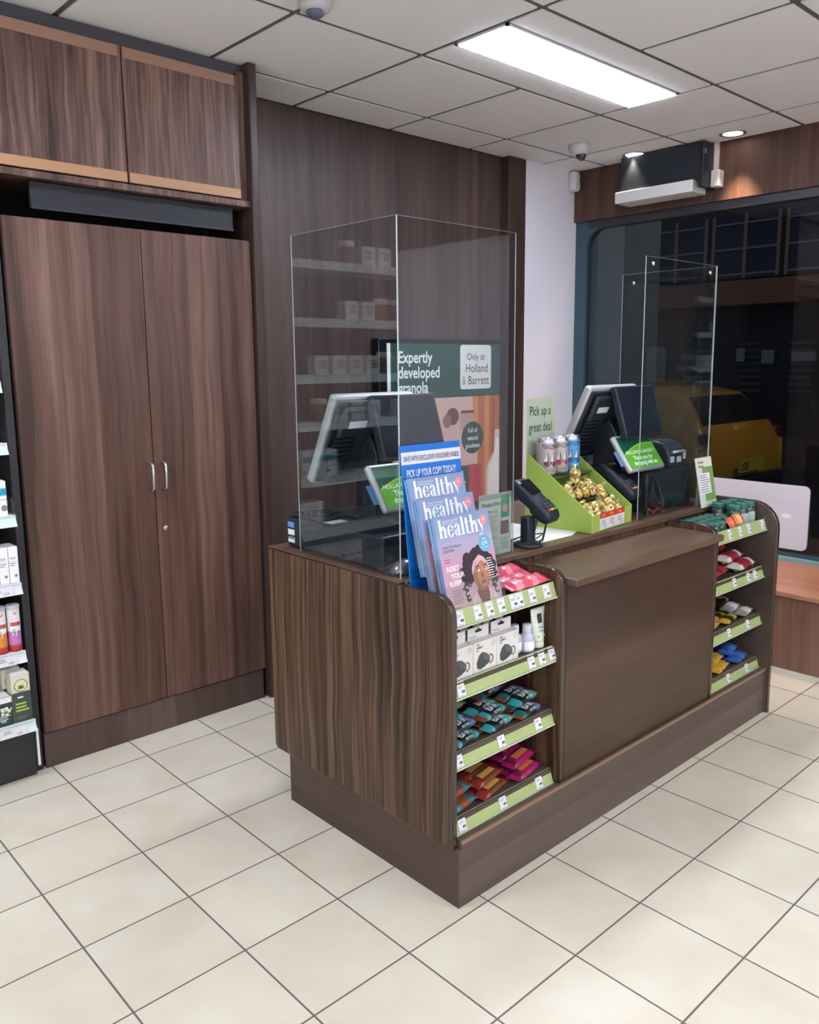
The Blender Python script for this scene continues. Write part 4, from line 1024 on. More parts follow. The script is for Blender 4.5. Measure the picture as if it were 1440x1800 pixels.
# terms notice on an easel
t = thing('counter_sign', 'green and white terms notice on an easel by the window till', 'sign', (3.19, 1.648, CT))
S_ = Matrix.Translation((3.122, 1.645, CT + .001)) @ Matrix(((1, 0, 0), (0, math.sin(math.radians(11)), -math.cos(math.radians(11))), (0, math.cos(math.radians(11)), math.sin(math.radians(11))))).to_4x4()
m = MB(); m.box(0, .132, 0, .205, -.002, 0, mat('sign_cream', 'dfe3cf', .45), 0, 1, S_)
pr = Print(m, S_ @ Vector((0, 0, .0004)), (1, 0, 0), S_.to_3x3() @ Vector((0, 1, 0)))
pr.poly([(.045, .165), (.13, .165), (.13, .025), (.045, .025)], mat('sign_green', '7fa85a', .45), 0); pr.rect(.012, .055, .100, .140, M_PAPERW, .0005); pr.lines(.018, .094, .132, 8, .0095, .0028, M_INKG, .0009, 2, .25)
pr.text('Terms &', .014, .181, .017, M_INK, .0005, 'l', .8, .006); pr.text('conditions', .014, .165, .015, M_INK, .0009, 'l', .75, .004)
part('face', m, t)
m = MB(); L0 = S_ @ Vector((.03, .18, -.002)); L1 = S_ @ Vector((.10, .18, -.002)); m.poly([L0, L1, Vector((3.222, 1.688, CT + .001)), Vector((3.152, 1.688, CT + .001))], M_PAPER); q = Vector((0, .002, .001)); m.poly([L0 + q, Vector((3.152, 1.6895, CT + .002)), Vector((3.222, 1.6895, CT + .002)), L1 + q], M_PAPER); part('back_leg', m, t)

# ------------------------------------------------------------------ wrapped bars, packets, cartons, bottles
def wrapper(L, W, H, bands, body, end, crimp=.012, seed=0, text=None, tcol=None, tsize=.02, panel=None, gloss=.25, smalltext=None, soft=0.):
    """flow-wrapped packet lying along local x: soft pillow body, flat crimped ends, printed bands"""
    m = MB(); n = 14 if not soft else 22; rnd = random.Random(seed)
    stations = [(-L / 2, .0009, 1), (-L / 2 + crimp, .0012, 1), (-L / 2 + crimp + .004, .35, .98)]
    nb = 10 if not soft else 16
    for k in range(nb + 1):
        f = k / nb; stations.append((-L / 2 + crimp + .012 + (L - 2 * crimp - .024) * f, .86 + .14 * math.sin(PI * f), 1 - .03 * math.sin(PI * f)))
    stations += [(L / 2 - crimp - .004, .35, .98), (L / 2 - crimp, .0012, 1), (L / 2, .0009, 1)]
    secs, mats_ = [], []
    for i, (x, hh, ww) in enumerate(stations):
        pts = []
        hgt = H / 2 * hh if hh > .01 else hh
        for j in range(n):
            a = 2 * PI * j / n; c, s_ = math.cos(a), math.sin(a)
            y = W / 2 * ww * math.copysign(abs(c) ** (.55 + .3 * (soft > 0)), c); z = hgt * math.copysign(abs(s_) ** (.7 + .4 * (soft > 0)), s_)
            if hh > .01: z += noise.noise(Vector((x * 90, y * 90, seed))) * H * (.09 + soft) + noise.noise(Vector((x * 32 + 3, y * 40, seed * 1.3))) * H * soft * 1.4; y += noise.noise(Vector((x * 70, z * 80, seed + 7))) * W * .03
            else: x_ = x + (.0022 if (j % 2) else 0) * (1 if x > 0 else -1)
            pts.append(Vector((x if hh > .01 or 0 < i < len(stations) - 1 else x_, y, z + H / 2 + (noise.noise(Vector((y * 120, seed, i))) * .002 if hh < .01 else 0))))
        secs.append(pts)
    for i in range(len(stations) - 1):
        f = (stations[i][0] + stations[i + 1][0]) / 2 / L + .5
        mm = body
        for lo, hi, bm_ in bands:
            if lo <= f <= hi: mm = bm_
        if i < 2 or i > len(stations) - 4: mm = end
        mats_.append(mm)
    m.loft(secs, body, mats_)
    if text or panel:
        top = lambda u, v, h: Vector((u, v, H / 2 + H / 2 * (.9 + .1 * math.cos(u / L * PI)) * max(.1, (1 - abs(2 * v / W) ** 3.2)) ** .5 + h + .0006))
        pr = Print(m, (0, 0, 0), (1, 0, 0), (0, 1, 0), top)
        if panel:
            x0, x1, pm = panel
            for k in range(8):
                a, b_ = x0 + (x1 - x0) * k / 8, x0 + (x1 - x0) * (k + 1) / 8
                for j in range(3): pr.rect(a, -W * .24 + j * W * .16, b_, -W * .24 + (j + 1) * W * .16, pm, .0016)
        if text: pr.text(text, 0, -tsize * .35, tsize, tcol, .0028, 'c', .9, .012)
        if smalltext: pr.text(smalltext, 0, -tsize * .75, tsize * .3, tcol, .0028, 'c', .9, 0)
    me = m.mesh('wrapped_bar')
    return me
from mathutils.bvhtree import BVHTree
from mathutils import Euler
def tree_of(pairs):
    V, F = [], []
    for me, mw in pairs:
        b = len(V); V.extend(mw @ v.co for v in me.vertices); F.extend(tuple(b + i for i in p.vertices) for p in me.polygons)
    return BVHTree.FromPolygons(V, F)
def world_of(o):
    m = Matrix.LocRotScale(o.location, o.rotation_euler, None)
    return (world_of(o.parent) @ m) if o.parent else m
def meshes_of(o):
    out = [(o.data, world_of(o))] if o.type == 'MESH' else []
    for c in o.children: out += meshes_of(c)
    return out
def settle(objs, fixed, step=.0015, most=70):
    """lift each in turn until it lies clear on what is already there"""
    done = [tree_of(meshes_of(o)) for o in fixed]
    for o in objs:
        for k in range(most):
            t = tree_of(meshes_of(o))
            if not any(t.overlap(d) for d in done): break
            o.location.z += step
        done.append(t)
def named(prefix): return [o for o in bpy.data.objects if o.parent is None and (o.name == prefix or o.name.startswith(prefix + '.'))]
def place(name, me, label, cat, group, loc, rot):
    o = bpy.data.objects.new(name, me); COL.objects.link(o); o.location = loc; o.rotation_euler = rot
    o['label'] = label; o['category'] = cat
    if group: o['group'] = group
    return o
G = .3
TEALW = mat('wrap_teal', '3f9c98', .28, coat=.4); TEALD = mat('wrap_teal_dark', '1f6c6c', .28, coat=.4); BLK = mat('wrap_black', '1d2426', .3, coat=.3); COPP = mat('wrap_copper', '9a5438', .28, metal=.3); SILV = mat('wrap_silver', 'b9b9b4', .25, metal=.6)
BERRY = mat('wrap_berry', '74404c', .35); NUT = mat('wrap_nut', 'a8895a', .35); VIO = mat('wrap_violet', '6a66a0', .35)
bar_a = wrapper(.138, .042, .024, [(.22, .62, BLK), (.62, .72, TEALD), (.84, 1, BERRY)], TEALW, COPP, seed=1, text='BAR', tcol=M_PAPERW, tsize=.031, smalltext='PROTEIN')
bar_b = wrapper(.138, .042, .024, [(.18, .58, BLK), (.58, .74, TEALW), (.78, 1, NUT)], TEALW, TEALW, seed=2, text='BAR', tcol=M_PAPERW, tsize=.031, smalltext='PROTEIN')
bar_c = wrapper(.138, .042, .024, [(.26, .66, BLK), (.68, .82, VIO)], TEALD, COPP, seed=3, text='BAR', tcol=M_PAPERW, tsize=.031, smalltext='PROTEIN')
z2 = SH[2] + .001
tl = 'teal and black protein bar '
ROWN = ('front', 'second', 'back')
brnd = random.Random(4)
LAY = [(0, (1.509, 1.556, 1.603)), (1, (1.532, 1.580)), (2, (1.600,))]
for lay, ys in LAY:
    for ri, y in enumerate(ys):
        for ci, x in enumerate((1.579, 1.718, 1.857) if lay < 2 else (1.60, 1.76)):
            lab = tl + 'in the ' + ('bottom', 'middle', 'top')[lay] + ' layer, ' + ROWN[ri] + ' row, ' + ('near the end panel', 'mid shelf' if lay < 2 else 'near the divider', 'near the divider')[ci]
            place('protein_bar', (bar_a, bar_b, bar_c)[(ri + lay * 2 + ci) % 3], lab, 'snack bar', 'teal protein bars on the counter', (x + brnd.uniform(-.006, .006), y, z2 + lay * .0225), (.06 * lay, 0, .20 + brnd.uniform(-.03, .03)))
MAG_ = mat('wrap_magenta', '9a1f58', .22, coat=.5); MAGD = mat('wrap_plum', '6b1740', .25, coat=.4); ORP = mat('wrap_orange_panel', 'c9743a', .35); BRN = mat('wrap_brown', '6b3c28', .25, coat=.4); RDB = mat('wrap_redbrown', '8a3226', .25, coat=.4); YLP = mat('wrap_yellow_panel', 'cf9a4a', .35); TBL = mat('wrap_sea', '2b7484', .3, coat=.4); GOLD = mat('wrap_gold', 'b99a5a', .2, metal=.7)
mb_ = wrapper(.145, .048, .028, [(0, .16, MAGD), (.84, 1, MAGD)], MAG_, MAG_, seed=5, panel=(-.038, .038, ORP), text=None)
bb_ = wrapper(.145, .044, .024, [(0, .2, RDB), (.8, 1, RDB)], BRN, RDB, seed=6, panel=(-.036, .036, YLP), text=None)
tb_ = wrapper(.12, .044, .026, [(.3, .7, COPP)], TBL, SILV, seed=7, text=None)
gb_ = wrapper(.10, .040, .022, [(.2, .8, GOLD)], GOLD, GOLD, seed=8)
z3 = SH[3] + .001
for me, nm, x, g, ln, W_, H_ in ((mb_, 'magenta fruit bar', 1.846, 'magenta', .50, .050, .027), (bb_, 'red brown fruit bar', 1.694, 'brown', .50, .046, .0235), (tb_, 'sea blue oat bar', 1.562, 'blue', .44, .046, .0255)):
    for lay, ys in ((0, (1.511, 1.511 + W_, 1.511 + 2 * W_)), (1, (1.535, 1.535 + W_))):
        for ri, y in enumerate(ys):
            if y > 1.63 or (lay == 1 and ri == 1 and g == 'blue'): continue
            place('snack_bar', me, nm + ' in the ' + ('lower', 'upper')[lay] + ' layer, ' + ROWN[ri] + ' row of the bottom left shelf', 'snack bar', g + ' bars on the bottom left shelf', (x, y, z3 + lay * (H_ - .002)), (.05 * lay, 0, .20 + brnd.uniform(-.03, .03)))

# pink packets beside the magazines
PK_ = mat('wrap_pink', 'e0556f', .3, coat=.4); PKL = mat('wrap_pink_light', 'ee8f9c', .3, coat=.4); STAR = mat('wrap_star', 'f3e6e2', .35)
pk = wrapper(.182, .050, .028, [(.12, .3, PKL), (.55, .7, PKL)], PK_, PK_, soft=.08, seed=12)
z0 = SH[0] + .001
for k, (x, y, z) in enumerate(((1.838, 1.612, .040), (1.840, 1.562, .026), (1.837, 1.512, .012))):
    place('foil_packet', pk, ('back', 'middle', 'front')[k] + ' pink foil packet of the row beside the magazines', 'packet', 'pink packets beside the magazines', (x, y, z0 + z), (.24, 0, .02))

# face mask cartons
CART = mat('carton_white', 'd9d5cd', .5); CARTS = mat('carton_side', 'c9c4ba', .5); MASK = mat('mask_grey', '3f4643', .5); MASKL = mat('mask_grey_light', '535b57', .5)
def mask_box():
    t = thing('mask_carton', 'x', 'carton', (0, 0, 0), (0, 0, 0), 'face mask cartons on the second shelf')
    w, d, h = .094, .028, .088
    m = MB(); m.box(0, w, 0, d, 0, h, CART, .0008, 1)
    pr = Print(m, (0, -.0004, 0), (1, 0, 0), (0, 0, 1))
    pts = [(.014, .014), (.012, .030), (.022, .050), (.034, .057), (.050, .052), (.066, .038), (.066, .022), (.045, .012), (.026, .008)]
    pr.poly(pts, MASK, .0004); pr.poly([(.034, .057), (.050, .052), (.066, .038), (.066, .022), (.040, .034)], MASKL, .0008)
    pr.ring(.066, .030, .014, .011, M_INK, .0008, -100, 100, 16)
    for k, s in enumerate(('THE', 'HUMBLE', 'CO.')): pr.text(s, .010, .077 - k * .008, .009, M_INK, .0006, 'l', .8, .006)
    pr.ring(w - .014, h - .014, .008, .007, M_INKG, .0006); pr.text('2', w - .014, h - .017, .009, M_INKG, .0006, 'c')
    part('box', m, t, False)
    m = MB(); m.box(.004, w - .004, d - .0012, d, h, h + .034, CART)
    pr = Print(m, (0, d - .0016, 0), (1, 0, 0), (0, 0, 1)); pr.rrect(w / 2 - .014, h + .018, w / 2 + .014, h + .025, .003, M_INK, .0004); pr.disc(w / 2, h + .025, .005, M_INK, .0004); pr.lines(.01, .05, h + .008, 1, .006, .002, M_INKG, .0004)
    part('hanging_tab', m, t, False)
    return t
z1 = SH[1] + .001
mk = mask_box(); kk = 0
for row, y in enumerate((1.4905, 1.522, 1.553, 1.584, 1.615)):
    for c_, x in enumerate((1.500, 1.596, 1.692)):
        nm = ('left', 'middle', 'right')[c_]
        lab = 'white face mask carton at the front ' + nm + ' of the second shelf' if row == 0 else 'white face mask carton behind the front ' + nm + ' one'
        loc = (x + .0015 * row, y, z1)
        if kk == 0: mk.location = loc; mk['label'] = lab
        else: dup(mk, loc, (0, 0, 0), lab)
        kk += 1
PLAS = mat('bottle_clear', 'b9bcc6', .12, coat=.5); CAPC = mat('bottle_cap_clear', 'c6c8cc', .2, coat=.4)
def gel(x, y, lab):
    t = thing('gel_bottle', lab, 'bottle', (x, y, z1), (0, 0, 0), 'clear hand gel bottles')
    m = MB(); m.lathe([(0, 0), (.021, 0), (.0225, .003), (.0225, .044), (.020, .052), (.012, .058), (.012, .062), (0, .062)], (0, 0, 0), PLAS, 26)
    def wrap(u, v, hh): a = -PI / 2 + u / .0225; return Vector(((.0225 + hh) * math.cos(a), (.0225 + hh) * math.sin(a), v))
    pr = Print(m, (0, 0, 0), (1, 0, 0), (0, 0, 1), wrap)
    for q in range(8): pr.rect(-.026 + q * .0065, .008, -.026 + (q + 1) * .0065, .034, M_PAPERW, .0005)
    pr.lines(-.018, .018, .031, 3, .006, .002, M_INKG, .001, 3)
    part('bottle', m, t, False)
    m = MB(); m.lathe([(.014, .058), (.0145, .060), (.0135, .082), (.012, .084), (0, .084)], (0, 0, 0), CAPC, 22); part('cap', m, t, False)
gel(1.850, 1.512, 'small clear gel bottle in front beside the white tube'); gel(1.816, 1.532, 'small clear gel bottle set back beside the mask cartons')
t = thing('cream_tube', 'white and green cream tube standing on its cap', 'tube', (1.903, 1.515, z1))
secs = []
for z, rx, ry in ((.018, .021, .019), (.026, .022, .019), (.062, .027, .013), (.100, .0315, .006), (.117, .033, .0018), (.122, .033, .0016)):
    secs.append([(1.903 + rx * math.cos(2 * PI * k / 24), 1.515 + ry * math.sin(2 * PI * k / 24), z1 + z) for k in range(24)])
m = MB(); m.loft(secs, mat('tube_white', 'd6dccb', .3, coat=.3))
tw = Print(m, (1.903, 1.515, z1), (1, 0, 0), (0, 0, 1), lambda u, v, hh: Vector((1.903 + u, 1.515 - hh - max(.0022, .019 - (v - .026) * .18) * (1 - min(1, abs(u) / .034) ** 2) ** .5, z1 + v)))
tw.rect(-.010, .076, .010, .104, mat('tube_panel', '2f3a30', .4), .0012); tw.text('Hand', 0, .060, .012, M_INK, .0012, 'c', .8); tw.text('Cream', 0, .049, .011, M_INK, .0012, 'c', .8); tw.rect(-.017, .034, .017, .039, mat('tube_band', '93ad62', .4), .0012)
part('tube_body', m, t)
m = MB(); m.lathe([(0, 0), (.020, 0), (.021, .003), (.020, .019), (0, .019)], (1.903, 1.515, z1), mat('tube_cap', 'cfd6c6', .35), 24); part('cap', m, t)

# right bay: green capped jars, packets
GLASSD = mat('jar_dark', '1f3a33', .12, coat=.6); CAPG = mat('jar_cap_green', '3a6e62', .35); LABW = mat('jar_label', 'aebfb4', .45); LABD = mat('jar_label_dark', '2d4f47', .45)
def jar(r, h, lab_m, nm, label, group):
    t = thing(nm, label, 'jar', (0, 0, 0), (0, 0, 0), group)
    m = MB(); m.lathe([(0, 0), (r * .95, 0), (r, .003), (r, h * .68), (r * .86, h * .76), (r * .8, h * .80), (0, h * .80)], (0, 0, 0), GLASSD, 22)
    def wrap(u, v, hh): a = -PI / 2 + u / r; return Vector(((r + hh) * math.cos(a), (r + hh) * math.sin(a), v))
    pr = Print(m, (0, 0, 0), (1, 0, 0), (0, 0, 1), wrap)
    for q in range(8): pr.rect(r * (-1.2 + q * .3), h * .12, r * (-1.2 + (q + 1) * .3), h * .6, lab_m, .0005)
    pr.lines(-r * .8, r * .8, h * .52, 3, h * .12, h * .04, M_INKG, .001, 3)
    part('jar_body', m, t, False)
    m = MB(); m.lathe([(r * .88, h * .77), (r * .92, h * .78), (r * .92, h * .97), (r * .86, h), (0, h)], (0, 0, 0), CAPG, 22); part('cap', m, t, False)
    return t
j1 = jar(.023, .062, LABD, 'capsule_jar', 'x', 'short green capped jars on the top right shelf')
j2 = jar(.030, .105, LABW, 'supplement_jar', 'x', 'tall green capped jars on the top right shelf')
n1 = 0
for c_ in range(5):
    for r_ in range(3):
        if c_ > 2 and r_ == 0: continue
        loc = (2.928 + c_ * .049 + .010 * (r_ % 2), 1.512 + r_ * .049, z0)
        lab = 'short dark jar with green cap in the ' + ('front', 'middle', 'back')[r_] + ' row of the top right shelf'
        if n1 == 0: j1.location = loc; j1['label'] = lab
        else: dup(j1, loc, (0, 0, .2 * c_), lab)
        n1 += 1
n1 = 0
for c_ in range(3):
    for r_ in range(2):
        loc = (3.188 + c_ * .062, 1.540 + r_ * .064, z0)
        lab = 'tall dark jar with green cap and pale label, ' + ('front', 'back')[r_] + ' row by the end panel'
        if n1 == 0: j2.location = loc; j2['label'] = lab
        else: dup(j2, loc, (0, 0, .1 * c_ - .2), lab)
        n1 += 1
rdm = wrapper(.062, .045, .022, [(.3, .7, mat('pk_red2', 'd86a48', .3))], mat('pk_red', 'c9472f', .3), mat('pk_red'), soft=.1, seed=31); orm = wrapper(.062, .045, .022, [(.3, .7, mat('pk_or2', 'e0a05a', .3))], mat('pk_or', 'd27a35', .3), mat('pk_or'), soft=.1, seed=32)
place('small_packet', rdm, 'small red packet in front of the green capped jars', 'packet', None, (3.082, 1.506, z0 + .018), (.95, 0, .05)); place('small_packet', orm, 'small orange packet in front of the green capped jars', 'packet', None, (3.146, 1.507, z0 + .018), (.95, 0, -.03))
RW = mat('wrap_red', 'a52a38', .28, coat=.4); RWD = mat('wrap_red_dark', '7a1f2c', .3, coat=.4); WHT = mat('wrap_white', 'dcd3cc', .3, coat=.3)
rp = wrapper(.185, .066, .034, [(.08, .22, WHT), (.72, .86, WHT)], RW, WHT, text=None, soft=.1, seed=41)
rp2 = wrapper(.185, .066, .034, [(.4, .6, RWD)], RW, RWD, soft=.1, seed=42)
for x, y, z, a, me, lab in ((3.235, 1.522, 0, .12, rp, 'at the front right'), (3.235, 1.592, 0, .12, rp2, 'underneath at the back right'), (3.030, 1.535, 0, .14, rp2, 'at the left of the pile'), (3.200, 1.560, .033, .16, rp, 'on top of the right pair'), (3.055, 1.605, .033, .2, rp, 'on top at the left'), (3.150, 1.610, .062, .12, rp2, 'at the very top')):
    place('snack_packet', me, 'red and white snack packet ' + lab + ', second right shelf', 'packet', 'red snack packets', (x, y, SH[1] + .002 + z), (.06, 0, a))
YW = mat('wrap_yellow', 'c9a43a', .28, coat=.4); BKW = mat('wrap_black2', '26241f', .3, coat=.4); SV = mat('wrap_silver2', 'a8a6a0', .28, metal=.35)
y1_ = wrapper(.135, .045, .024, [(.25, .6, BKW)], YW, YW, text=None, soft=.1, seed=51); s1_ = wrapper(.135, .05, .026, [(.3, .7, WHT)], SV, SV, text=None, soft=.1, seed=52); k1_ = wrapper(.135, .045, .024, [(.6, .8, YW)], BKW, BKW, seed=53, text='BITE', tcol=M_PAPERW, tsize=.02); n1_ = wrapper(.135, .045, .024, [(.3, .7, NUT)], mat('wrap_khaki', '8a7f5e', .3), SILV, soft=.1, seed=54)
for x, y, z, a, me, lab in ((3.265, 1.512, 0, .2, s1_, 'silver snack bar at the front right, third right shelf'), (3.262, 1.565, 0, .2, s1_, 'silver snack bar behind the front right one, third right shelf'), (3.122, 1.510, 0, .2, y1_, 'yellow and black snack bar at the front, third right shelf'), (3.122, 1.558, 0, .2, y1_, 'yellow and black snack bar behind the front one'), (2.980, 1.510, 0, .2, n1_, 'khaki snack bar at the front left, third right shelf'), (2.980, 1.558, 0, .2, k1_, 'black snack bar with white lettering on the third right shelf'), (2.985, 1.570, .024, .22, k1_, 'black snack bar lying on top of the other black one'), (3.20, 1.540, .025, .2, s1_, 'silver snack bar lying across the top, third right shelf'), (3.10, 1.60, .024, .25, y1_, 'yellow snack bar on top at the back, third right shelf'), (3.26, 1.615, .025, .15, k1_, 'black snack bar at the back right, third right shelf')):
    place('snack_bar', me, lab, 'snack bar', None, (x, y, SH[2] + .002 + z), (.05, 0, a))
BLW = mat('wrap_blue', '3a63a8', .28, coat=.4); YW2 = mat('wrap_amber', 'd0a038', .28, coat=.4); yb = wrapper(.150, .060, .026, [(.35, .5, YW)], YW2, YW2, soft=.1, seed=61); ub = wrapper(.15, .058, .024, [(.4, .6, mat('wrap_blue2', '5a82c4', .3))], BLW, BLW, soft=.1, seed=62)
for x, y, z, a, me, lab in ((3.075, 1.520, 0, .2, yb, 'amber snack packet underneath at the front, bottom right shelf'), (3.075, 1.584, 0, .2, yb, 'amber snack packet underneath at the back, bottom right shelf'), (3.065, 1.540, .026, .24, yb, 'amber snack packet on top of the other two, bottom right shelf'), (3.245, 1.522, 0, .2, ub, 'blue snack packet at the front, bottom right shelf'), (3.245, 1.584, 0, .2, ub, 'blue snack packet at the back, bottom right shelf'), (3.235, 1.560, .024, .25, ub, 'blue snack packet on top, bottom right shelf'), (2.945, 1.555, 0, 1.35, tb_, 'sea blue packet in the left corner of the bottom right shelf')):
    place('snack_packet', me, lab, 'packet', None, (x, y, SH[3] + .003 + z), (.05 if me is not tb_ else 0, 0, a))

# ------------------------------------------------------------------ product shelving left of the cupboard
GX0, GX1 = -1.35, .905
GBK = mat('gondola_black', '2b2a2c', .55)
t = thing('product_shelving', 'black wall shelving with mint price strips left of the tall cupboard', 'shelving', (.2, 3.2, 0))
m = MB(); m.box(GX0, .916, 3.045, 3.40, 0, .185, GBK, .003); part('base', m, t)
m = MB(); m.box(GX0, .90, 3.385, 3.40, .185, 2.10, mat('gondola_back', '3a3432', .6)); part('back_panel', m, t)
m = MB(); m.box(.920, .946, 3.07, 3.405, 0, 2.10, GBK); part('side_panel', m, t)
for x in (-1.34, -.55, .24):
    m = MB(); m.box(x, x + .025, 3.365, 3.386, .185, 2.10, mat('upright_grey', '77726e', .45)); part('upright', m, t)
m = MB(); m.box(.905, .912, 2.985, 2.992, .06, .20, M_PAPER); part('corner_guard', m, t)
GS = [(.238, 2.968), (.482, 3.012), (.735, 2.995), (.975, 2.995), (1.222, 3.02), (1.432, 3.03), (1.68, 3.03), (1.93, 3.03)]
for k, (z, y) in enumerate(GS):
    m = MB(); m.box(GX0, GX1 - .004, y + .012, 3.384, z - .018, z, mat('shelf_white', 'cfd0cc', .5)); part('shelf', m, t)
    b = MB(); v = Vector((0, .012, .036))
    A, B_ = Vector((GX0, y, z - .038)), Vector((GX1, y, z - .038)); n_ = Vector((0, -.003, .001))
    # curved lip: two facets
    Mi, Mj = A + Vector((0, .010, .018)), B_ + Vector((0, .010, .018)); Ti, Tj = A + Vector((0, .014, .040)), B_ + Vector((0, .014, .040))
    sm = M_MINT if k not in (1, 2) else mat('price_strip_pale', 'dcdcde', .4)
    for q in ((A, B_, Mj, Mi), (Mi, Mj, Tj, Ti)): b.poly(q, sm)
    q = Vector((0, .003, 0)); b.poly([A + q, Mi + q, Mj + q, B_ + q], sm); b.poly([Mi + q, Ti + q, Tj + q, Mj + q], sm); b.poly([A, A + q, B_ + q, B_], sm); b.poly([Ti, Tj, Tj + q, Ti + q], sm); b.poly([B_, B_ + q, Mj + q, Mj], sm); b.poly([Mj, Mj + q, Tj + q, Tj], sm)
    s_ = part('price_strip', b, t)
    if k in (0, 1, 2, 6, 7):
        for j in range(7):
            w_ = .085 if k == 0 else .07; x1_ = GX1 - .035 - j * (w_ + .012 + (.05 if k > 2 else 0))
            d = MB(); d.box(x1_ - w_, x1_, y - .0045, y - .0030, z - .036, z - .003, M_TAG)
            pr = Print(d, (x1_ - w_, y - .0048, z - .036), (1, 0, 0), (0, 0, 1)); pr.lines(.006, .04, .028, 3, .005, .0018, M_INKG, .0002, j); pr.text('£%d.99' % (3 + (j * 3 + k) % 9), w_ * .58, .006, .010, M_INK, .0002, 'l', .8)
            part('price_tag', d, s_)
def gz(k): return GS[k][0] + .0005
def carton(x0, x1, y0, y1, z, h, body, draw, name, label, group=None):
    t = thing(name, label, 'carton', (x0, y0, z), (0, 0, 0), group)
    m = MB(); m.box(x0, x1, y0, y1, z, z + h, body, .001, 1)
    pr = Print(m, (x0, y0 - .0004, z), (1, 0, 0), (0, 0, 1)); draw(pr, x1 - x0, h); part('box', m, t)
    f = MB(); f.box(x0 + .004, x1 - .004, y0 + .004, y1 - .004, z + h, z + h + .0008, mat('carton_flap', 'e4e2dc', .5)); part('top_flap', f, t)
    return t
LEAFC = mat('leaf_cream', 'dcdcae', .5); OLV = mat('leaf_olive', '6a6f3a', .5); DGR = mat('box_dark_green', '3c4a3f', .5); CRM = mat('box_cream', 'd9d4c0', .5); YGR = mat('text_lime', 'b2c24a', .5)
def leafbox(pr, w, h):
    pr.rect(0, 0, w, h * .62, DGR, .0002); pr.disc(w * .5, h * .76, w * .37, LEAFC, .0005, None, 30); pr.ring(w * .5, h * .76, w * .37, w * .33, OLV, .0008)
    for a in (-70, -40, -14, 14, 40, 70):
        r_ = math.radians(90 + a); L_ = w * (.27 if abs(a) < 50 else .2); c = (w * .5, h * .69); d_ = (math.cos(r_), math.sin(r_)); p_ = (-d_[1], d_[0])
        pr.poly([c, (c[0] + d_[0] * L_ * .5 + p_[0] * w * .045, c[1] + d_[1] * L_ * .5 + p_[1] * w * .045), (c[0] + d_[0] * L_, c[1] + d_[1] * L_), (c[0] + d_[0] * L_ * .5 - p_[0] * w * .045, c[1] + d_[1] * L_ * .5 - p_[1] * w * .045)], OLV, .0010)
    pr.lines(w * .28, w * .75, h * .53, 1, .005, h * .03, M_PAPERW, .0005, 2); pr.lines(w * .14, w * .86, h * .40, 3, h * .07, h * .035, YGR, .0005, 2, .2); pr.lines(w * .2, w * .8, h * .12, 2, h * .04, h * .015, M_INKG, .0005, 2, .2)
carton(.838, .899, 2.992, 3.05, gz(0), .176, CRM, leafbox, 'leaf_carton', 'cream and dark green carton with leaf emblem at the front of the bottom shelf')
carton(.826, .888, 3.055, 3.11, gz(0), .180, CRM, leafbox, 'leaf_carton', 'cream carton standing behind the leaf emblem carton')
def teabox(pr, w, h):
    pr.rect(0, h * .80, w, h, M_PAPER, .0002); pr.rect(w * .1, h * .86, w * .6, h * .88, mat('tea_red', 'b5423c', .5), .0005)
    for k in range(5): pr.disc(w * .75 + .012 * math.cos(k * 1.26), h * .50 + .012 * math.sin(k * 1.26), .006, LEAFC, .0005)
    pr.text('TEA+', w * .55, h * .50, .022, M_PAPERW, .0008, 'l', .8, .01); pr.text('CBD TEA', w * .5, h * .14, .014, M_PAPERW, .0008, 'c', .8, .01); pr.lines(w * .5, w * .95, h * .36, 3, h * .06, h * .02, M_PAPER, .0005, 1)
TEAG = mat('box_tea_green', '22403a', .45)
for k in range(3): carton(.744 - k * .098, .834 - k * .098, 2.990, 3.06, gz(0), .105, TEAG, teabox, 'tea_carton', 'dark green tea carton ' + ('next to the leaf emblem carton' if k == 0 else 'further along the bottom shelf'), 'green tea cartons')
carton(.735, .823, 3.07, 3.13, gz(0), .118, TEAG, teabox, 'tea_carton', 'dark green tea carton behind the front one, bottom shelf', 'green tea cartons')
def tubecan(x, y, top, low, lab):
    t = thing('tablet_tube', lab, 'tube', (x, y, gz(1)), (0, 0, 0), 'tablet tubes on the second lowest shelf')
    r, h = .0215, .168
    m = MB(); m.lathe([(0, 0), (r, 0), (r, .025), (r, .075), (r, h - .012), (r * .97, h - .01), (0, h - .01)], (0, 0, 0), M_PAPERW, 30, None, [M_PAPERW, mat('tube_red', 'c9403a', .4), low, M_PAPERW, M_PAPERW, M_PAPERW])
    def wrap(u, v, hh): a = -PI / 2 + u / r; return Vector(((r + hh) * math.cos(a), (r + hh) * math.sin(a), v))
    pr = Print(m, (0, 0, 0), (1, 0, 0), (0, 0, 1), wrap)
    for q in range(6): pr.rect(-.018 + q * .006, .094, -.012 + q * .006, .108, mat('tube_red'), .0005)
    pr.poly([(-.007, .150), (.007, .150), (.005, .138), (0, .134), (-.005, .138)], top, .0005); pr.rect(-.010, .120, .006, .123, M_INKG, .0005); pr.rect(-.012, .060, .002, .085, M_PAPER, .0008); pr.lines(-.011, .001, .083, 4, .005, .002, M_INKG, .0012, 1)
    pr.lines(-.014, .010, .104, 2, .005, .002, M_PAPERW, .0012, 2)
    part('tube_body', m, t, False)
    k = MB(); k.lathe([(r * 1.04, h - .014), (r * 1.06, h - .010), (r * 1.06, h - .002), (r, h), (0, h)], (0, 0, 0), mat('tube_lid', 'cfced0', .4), 26); part('lid', k, t, False)
PNKT = mat('tube_pink', 'c07ab8', .4); ORGT = mat('tube_orange', 'e08a3a', .4)
